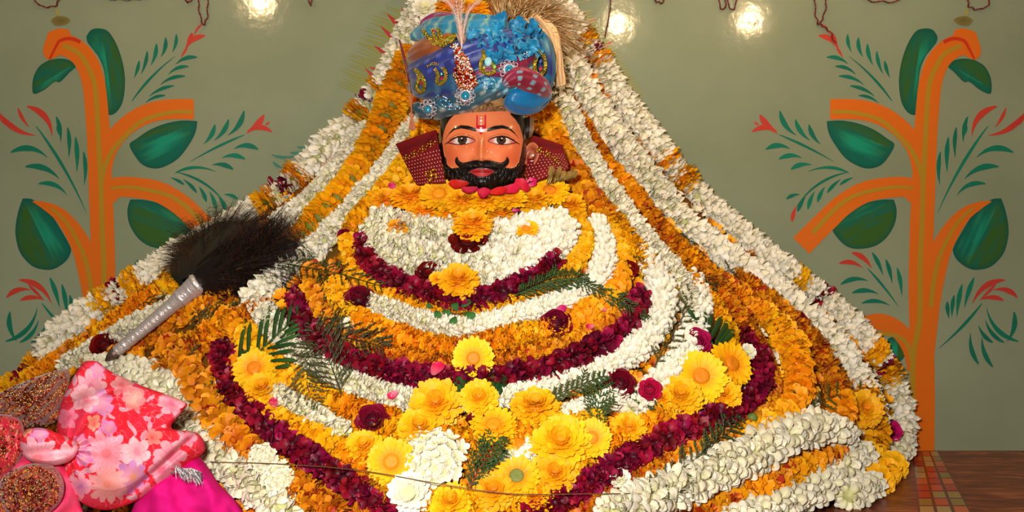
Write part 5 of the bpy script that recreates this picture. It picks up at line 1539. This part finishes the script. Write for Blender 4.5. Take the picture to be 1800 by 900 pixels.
# ================================================================= GREENERY
G1 = rgb(66, 84, 34); G2 = rgb(40, 74, 30); G3 = rgb(108, 112, 70)


def sprig(name, pts, label, width, kind='fern', lift=.05, col=(G1, G2), stem=None, dens=1.0, mat_=None):
    """stem along photo points on the mound; branchlets of needle leaves both sides"""
    sp = spline(pts, 10); P = [surf(x, y, lift)[0] for x, y in sp]
    n = len(P)
    for _ in range(4): P = [P[0]] + [(P[i - 1] + P[i] * 2 + P[i + 1]) / 4 for i in range(1, n - 1)] + [P[-1]]
    root = MB(); dpx = 1.75 / F
    root.tube(P, [(1.5 - .9 * i / n) * dpx for i in range(n)], 6, stem or col[1])
    lv = MB()
    stp = max(1, int((3 if kind == 'cypress' else 2) / dens))
    for i in range(2, n, stp):
        t = (P[min(i + 1, n - 1)] - P[i - 1]).normalized(); nr = normal(P[i]); sd = t.cross(nr).normalized()
        env = math.sin(PI * (.12 + .84 * i / n)) ** .7
        for sg in (-1, 1):
            L_ = width * dpx * env * rnd(.7, 1.15)
            if kind == 'fern':            # feathery asparagus
                d = (sd * sg * .8 + t * .75 + nr * rnd(-.1, .35)).normalized(); q = [P[i] + d * L_ * k / 5 + nr * .003 * math.sin(k) for k in range(6)]
                lv.tube(q, [.6 * dpx] * 5 + [.3 * dpx], 3, col[1], cap=False)
                for k in range(1, 6):
                    for s2 in (-1, -.5, 0, .5, 1):
                        e = (d + t.cross(d).normalized() * 0 + sd * s2 * rnd(.3, .8) + t * abs(s2) * rnd(0, .6) + nr * rnd(-.3, .5)).normalized()
                        lv.tube([q[k], q[k] + e * L_ * rnd(.14, .26)], [1.1 * dpx, .5 * dpx], 3, mix(mix(col[0], rgb(120, 140, 80), .25), col[1], random.random()), cap=False)
            elif kind == 'cypress':       # forked flat scales
                d = (sd * sg * .75 + t * .8 + nr * rnd(0, .25)).normalized(); q = [P[i] + d * L_ * k / 4 for k in range(5)]
                lv.tube(q, [1.2 * dpx, 1.1 * dpx, 1.0 * dpx, .9 * dpx, .5 * dpx], 5, mix(col[0], col[1], random.random()))
                for k in range(1, 5):
                    for s2 in (-1, 1):
                        e = (d * .9 + t.cross(nr) * s2 * sg * .5 + t * (.5 if s2 * sg > 0 else -.3) * s2).normalized(); e = (d + nr.cross(d) * s2 * .8).normalized()
                        m_ = q[k] + e * L_ * rnd(.14, .24); lv.tube([q[k], m_], [1.15 * dpx, .8 * dpx], 4, mix(col[0], col[1], random.random()))
                        lv.tube([m_, m_ + (e + d * .6).normalized() * L_ * .10], [.9 * dpx, .4 * dpx], 4, col[0])
    o = empty(name, P[0], label, 'greenery')
    root.build('stem', M_leaf, o); lv.build('leaves', M_leaf, o)
    return o


random.seed(101)
sprig('fern_sprig', [(492, 462), (540, 470), (600, 482), (668, 502)], 'green feathery fern sprig lying over the left end of upper red garland', 34, 'fern', .06)
sprig('fern_sprig', [(905, 520), (945, 502), (985, 490), (1030, 488)], 'dense green fern sprig lying along the right arm of upper red garland', 30, 'fern', .065, (rgb(56, 92, 36), rgb(40, 76, 34)), dens=2)
sprig('fern_sprig', [(1000, 488), (1050, 510), (1090, 528), (1135, 556)], 'green fern sprig crossing the right end of large crimson garland', 26, 'fern', .065, (rgb(70, 92, 46), rgb(52, 80, 40)), dens=2)
sprig('fern_sprig', [(600, 692), (585, 650), (568, 610), (548, 572)], 'grey-green asparagus fern with a long bare stem over the large crimson garland', 60, 'fern', .06, (rgb(84, 82, 56), rgb(64, 66, 44)))
sprig('fern_sprig', [(560, 560), (600, 590), (640, 600), (672, 610)], 'dark lacy fern spread over the left arm of the large crimson garland', 44, 'fern', .06, (rgb(72, 66, 44), rgb(56, 54, 38)))
sprig('fern_sprig', [(560, 600), (545, 640), (540, 680), (560, 712)], 'pale lacy fern over the jasmine right of the left palm frond', 42, 'fern', .05, (rgb(112, 108, 62), rgb(84, 86, 48)))
sprig('fern_sprig', [(560, 480), (575, 510), (600, 545), (610, 560)], 'dark fern hanging over the flecked marigolds left of the rose head', 26, 'fern', .05, (rgb(66, 66, 30), rgb(50, 56, 26)))
sprig('fern_sprig', [(390, 505), (380, 540), (420, 560), (470, 545)], 'wispy green fern beneath the black plumes', 44, 'fern', .035, (rgb(84, 92, 52), rgb(60, 70, 40)))
sprig('fern_sprig', [(205, 538), (240, 532), (280, 530), (320, 520)], 'wispy olive fern left of the silver ferrule', 24, 'fern', .035, (rgb(96, 92, 40), rgb(80, 74, 34)))
sprig('fern_sprig', [(330, 640), (345, 600), (350, 570), (345, 540)], 'thin fern twig right of the silver handle', 30, 'fern', .04, (rgb(92, 84, 36), rgb(70, 64, 30)))
sprig('fern_sprig', [(390, 765), (365, 720), (345, 690), (328, 655)], 'olive fern sprig on the flecked marigolds beside the floral cloth', 36, 'fern', .05, (rgb(82, 92, 40), rgb(60, 72, 34)), stem=rgb(90, 56, 34))
sprig('fern_sprig', [(1150, 645), (1180, 590), (1215, 535), (1262, 492)], 'long wispy fern stem crossing the inner jasmine garland on the right', 44, 'fern', .055, (rgb(92, 94, 54), rgb(72, 76, 42)))
sprig('fern_sprig', [(1200, 545), (1225, 510), (1265, 480), (1335, 462)], 'wispy fern reaching toward the second jasmine garland on the right', 32, 'fern', .05, (rgb(84, 82, 40), rgb(66, 66, 32)))
sprig('fern_sprig', [(1170, 395), (1205, 425), (1240, 460), (1290, 495)], 'dark olive fern over the orange marigolds right of the chest', 30, 'fern', .05, (rgb(78, 78, 34), rgb(60, 62, 28)))
sprig('fern_sprig', [(1105, 470), (1085, 455), (1115, 450), (1160, 458)], 'small fern leaf behind the little red rose head', 18, 'fern', .045, (rgb(74, 84, 44), rgb(60, 70, 38)))
sprig('cypress_sprig', [(1395, 752), (1425, 715), (1470, 695), (1535, 682)], 'green cypress sprig lying across the right flank marigolds', 34, 'cypress', .055, (rgb(76, 96, 44), rgb(58, 80, 40)))
sprig('cypress_sprig', [(1405, 742), (1402, 715), (1408, 690), (1412, 658)], 'upright green cypress sprig on the right flank marigolds', 24, 'cypress', .06, (rgb(80, 100, 46), rgb(58, 80, 40)))
sprig('cypress_sprig', [(1050, 765), (1048, 735), (1052, 710), (1060, 668)], 'upright green cypress sprig left of the dark red rose on right', 32, 'cypress', .055, (rgb(62, 92, 40), rgb(46, 76, 34)))
sprig('cypress_sprig', [(965, 698), (1000, 685), (1030, 672), (1062, 660)], 'low green cypress sprig above the flat orange marigold', 24, 'cypress', .055, (rgb(74, 92, 44), rgb(54, 76, 36)))
sprig('cypress_sprig', [(1180, 735), (1150, 715), (1125, 702), (1105, 690)], 'small green cypress sprig left of the orange marigold on right', 18, 'cypress', .045, (rgb(66, 90, 40), rgb(50, 76, 36)))
sprig('cypress_sprig', [(826, 858), (842, 826), (858, 800), (872, 772)], 'green cypress sprig with a reddish stem at the bottom centre', 34, 'cypress', .06, (rgb(50, 92, 46), rgb(34, 70, 34)), stem=rgb(120, 60, 44))
sprig('fern_sprig', [(1130, 870), (1190, 830), (1245, 790), (1300, 740)], 'long wispy fern lying over the lower right jasmine garland', 36, 'fern', .075, (rgb(84, 92, 54), rgb(58, 74, 42)))
sprig('fern_sprig', [(1230, 800), (1250, 780), (1275, 750), (1300, 715)], 'dark fern tuft over the lower right crimson garland', 30, 'fern', .06, (rgb(60, 70, 40), rgb(48, 60, 36)))


def blades(name, pts, label, bl, lift=.055, w=9, mid=True):
    sp = spline(pts, 10); P = [surf(x, y, lift)[0] for x, y in sp]; dpx = 1.75 / F; o = empty(name, P[0], label, 'greenery')
    r = MB(); r.tube(P, [2.4 * dpx * (1 - .6 * i / len(P)) for i in range(len(P))], 8, rgb(44, 84, 30)); r.build('stem', M_leaf, o)
    for (x0, y0, x1, y1) in bl:
        A = surf(x0, y0, lift + .004)[0]; B_ = surf(x1, y1, lift + .012)[0]; d = B_ - A; b = MB()
        nr = normal(A)
        c = mix(rgb(24, 66, 24), rgb(50, 96, 34), random.random())
        b.petal(A, d, nr, d.length, w * dpx, rgb(24, 60, 22), c, cup=-.30, curl=-.08, rows=9, cols=5, tip=.25, w0=.6)
        b.petal(A - nr * .0006, d, nr, d.length, w * dpx, rgb(24, 60, 22), c, cup=-.30, curl=-.08, rows=9, cols=5, tip=.25, w0=.6)
        b.build('blade', M_leaf, o)
    return o


blades('palm_frond', [(446, 628), (470, 604), (496, 580), (524, 556)], 'green palm frond with long blades above the left yellow gerbera', [(448, 620, 417, 618), (420, 628, 428, 556), (436, 622, 436, 560), (452, 618, 460, 540), (464, 608, 470, 536), (480, 594, 486, 534), (490, 584, 498, 534), (505, 572, 512, 528), (524, 552, 516, 525), (470, 612, 520, 600), (484, 604, 526, 584), (492, 594, 530, 572), (500, 584, 532, 562), (512, 570, 534, 548), (468, 624, 518, 612), (474, 634, 520, 630), (484, 646, 510, 640)], .06, 9)
blades('palm_frond', [(1268, 638), (1252, 604), (1234, 575), (1212, 545)], 'green palm frond with striped blades above the right yellow gerberas', [(1234, 580, 1244, 540), (1242, 590, 1256, 546), (1246, 600, 1276, 548), (1255, 612, 1298, 560), (1268, 606, 1304, 568), (1222, 562, 1210, 540), (1225, 568, 1232, 540), (1260, 600, 1290, 552)], .065, 13)
blades('cut_grass_bunch', [(832, 690), (836, 670), (838, 655), (840, 640)], 'bunch of cut green blades behind the forward facing gerbera', [(812, 700, 780, 668), (816, 696, 792, 650), (824, 694, 800, 642), (828, 690, 808, 640), (850, 690, 866, 650), (858, 690, 880, 640), (866, 696, 888, 644), (872, 702, 892, 656), (822, 710, 796, 672)], .045, 11)
o = empty('leaf_sprig', surf(810, 545, .05)[0], 'small green leaves on a twig below the upper red garland', 'greenery')
b = MB(); b.tube([surf(x, y, .05)[0] for x, y in [(768, 532), (785, 548), (802, 552), (826, 548)]], .0012, 6, rgb(90, 60, 30)); b.build('stem', M_leaf, o)
for x, y, a, L_ in [(803, 546, 1.9, 20), (812, 540, .9, 22), (815, 552, -.3, 24), (800, 556, -1.8, 20), (766, 546, -1.2, 20), (778, 546, -.6, 18), (760, 540, 2.6, 14)]:
    p = surf(x, y, .055)[0]; nr = normal(p); u = V((1, 0, 0)); u = (u - nr * u.dot(nr)).normalized(); w = nr.cross(u) * -1
    if w.z < 0: w = -w
    b = MB(); b.petal(p, u * math.cos(a) + w * math.sin(a) + nr * .15, nr, L_ * .001, L_ * .0007, rgb(40, 84, 36), rgb(54, 108, 48), cup=-.1, curl=-.1, rows=7, cols=5, tip=.15, w0=.3)
    b.petal(p - nr * .0005, u * math.cos(a) + w * math.sin(a) + nr * .15, nr, L_ * .001, L_ * .0007, rgb(40, 84, 36), rgb(54, 108, 48), cup=-.1, curl=-.1, rows=7, cols=5, tip=.15, w0=.3); b.build('leaflet', M_leaf, o)
b = MB(); p = surf(1322, 734, .05)[0]; b.ball(p, .0105, rgb(104, 128, 58), 14, 10, (1, 1, .85)); b.tube([p, p + V((-.012, -.004, -.012))], [.003, .0015], 8, rgb(90, 110, 50))
o = b.build('flower_bud', M_leaf); tag(o, 'round green flower bud above the thick jasmine at lower right', 'bud')

# ================================================================= THREADS AND WIRES
b = MB(); b.tube([surf(x, y, .085)[0] for x, y in spline([(370, 812), (500, 816), (640, 828), (780, 852), (900, 868), (1050, 868), (1220, 866)], 8)], .0008, 5, rgb(96, 66, 44))
o = b.build('thread', M_wire); tag(o, 'thin brown thread stretched across the flowers near the bottom', 'thread')
b = MB(); b.tube([surf(x, y, .085)[0] for x, y in spline([(1190, 868), (1240, 840), (1300, 790), (1330, 760)], 8)], .0010, 5, rgb(70, 70, 40))
o = b.build('twig', M_wire); tag(o, 'bare dark twig slanting over the thick jasmine garland at lower right', 'twig')

WR = rgb(120, 34, 30)


def wire(pts, label, r=.0016, off=.012, col=WR):
    b = MB(); sp = spline(pts, 10); P = [wp(x, y, off + .006 * math.sin(i * .7)) for i, (x, y) in enumerate(sp)]
    P = [V((p.x * (1 - off / DW), p.y, p.z)) for p in P]
    b.tube(P, r, 8, col)
    for i in range(0, len(P) - 1, 2): b.tube([P[i], P[i] + (P[i + 1] - P[i]) * .6], r * 1.35, 8, mix(col, rgb(60, 16, 16), .4))
    # nail that carries the wire on the wall
    o = b.build('wire', M_wire); tag(o, label, 'wire')
    nb_ = MB(); e = P[0]; nb_.tube([e, V((e.x, -.0005, e.z))], r * 1.1, 8, rgb(90, 80, 70)); nb_.build('nail', M_wire, o)


wire([(352, -40), (348, -8), (350, 20), (356, 44), (363, 36), (365, 10), (360, -30)], 'loop of dark red wire hanging above the left sprig')
wire([(322, -30), (326, 0), (331, 6), (340, -6), (344, -30)], 'short red wire end at the top edge left of the hanging loop')
wire([(64, -40), (62, 0), (72, 12), (92, 14), (104, 2), (106, -30)], 'curled brown wire over the painted crown on the left')
wire([(178, -30), (184, -2), (210, 2), (236, 2), (262, -4), (300, -30)], 'thin grey wire along the top edge at the left', .0012, .012, rgb(90, 96, 84))
wire([(541, -30), (543, 2), (547, 10), (549, -20)], 'short dark wire end left of the turban at the top edge')
wire([(1073, -40), (1073, 10), (1069, 40), (1063, 68)], 'straight dark red wire hanging right of the turban', .0013)
wire([(1146, -30), (1150, 0), (1158, 6), (1166, 4), (1168, -30)], 'small red wire hook at the top edge right of the straight wire')
wire([(1264, -30), (1264, 6), (1270, 19), (1276, 10), (1274, -10), (1282, 14), (1292, 16), (1296, -30)], 'twisted double loop of dark wire at the top edge')
wire([(1434, -40), (1432, 10), (1436, 38), (1440, 44), (1446, 34), (1452, 10), (1454, -30)], 'loop of dark red wire hanging above the right sprig')
wire([(1440, 44), (1450, 50), (1460, 60), (1468, 78)], 'short red wire tail below the right hanging loop')
wire([(1506, -30), (1520, 0), (1550, 5), (1580, 2), (1600, -30)], 'drooping brown wire along the top edge at the right')
wire([(1700, -40), (1700, 4), (1708, 16), (1722, 18), (1738, 8), (1742, -30)], 'round brown wire ring over the painted crown on the right')

# ================================================================= CEILING BULBS (mirrored in the wall's gloss)
M_glow = bpy.data.materials.new('lit_bulb'); M_glow.use_nodes = True
bs = M_glow.node_tree.nodes['Principled BSDF']; bs.inputs['Emission Color'].default_value = (1, .66, .34, 1); bs.inputs['Emission Strength'].default_value = 300
M_sock = mat('bulb_socket', .5, vcol=False, color=rgb(60, 50, 44))
for px, py, lb in [(456, 3, 'lit warm bulb hanging above the left of the shrine'), (1087, 42, 'lit warm bulb hanging above the right of the turban'), (1318, 33, 'lit warm bulb hanging above the right of the shrine')]:
    k = .7; dv = DW + k; p = at_depth(px, py, dv); p = V((p.x, -k, p.z))
    root = empty('light_bulb', (p.x, p.y, p.z + .03), lb, 'lamp', 'bulbs strung above the shrine')
    g = MB(); g.ball(p, .020, (1, 1, 1), 16, 12, (1, 1, 1.15)); g.build('bulb_glass', M_glow, root)
    s_ = MB(); s_.tube([p + V((0, 0, .018)), p + V((0, 0, .045)), p + V((0, 0, .048))], [.013, .013, .004], 14, (1, 1, 1)); s_.tube([p + V((0, 0, .045)), p + V((0, 0, .4))], .002, 6, (1, 1, 1)); s_.build('socket', M_sock, root)
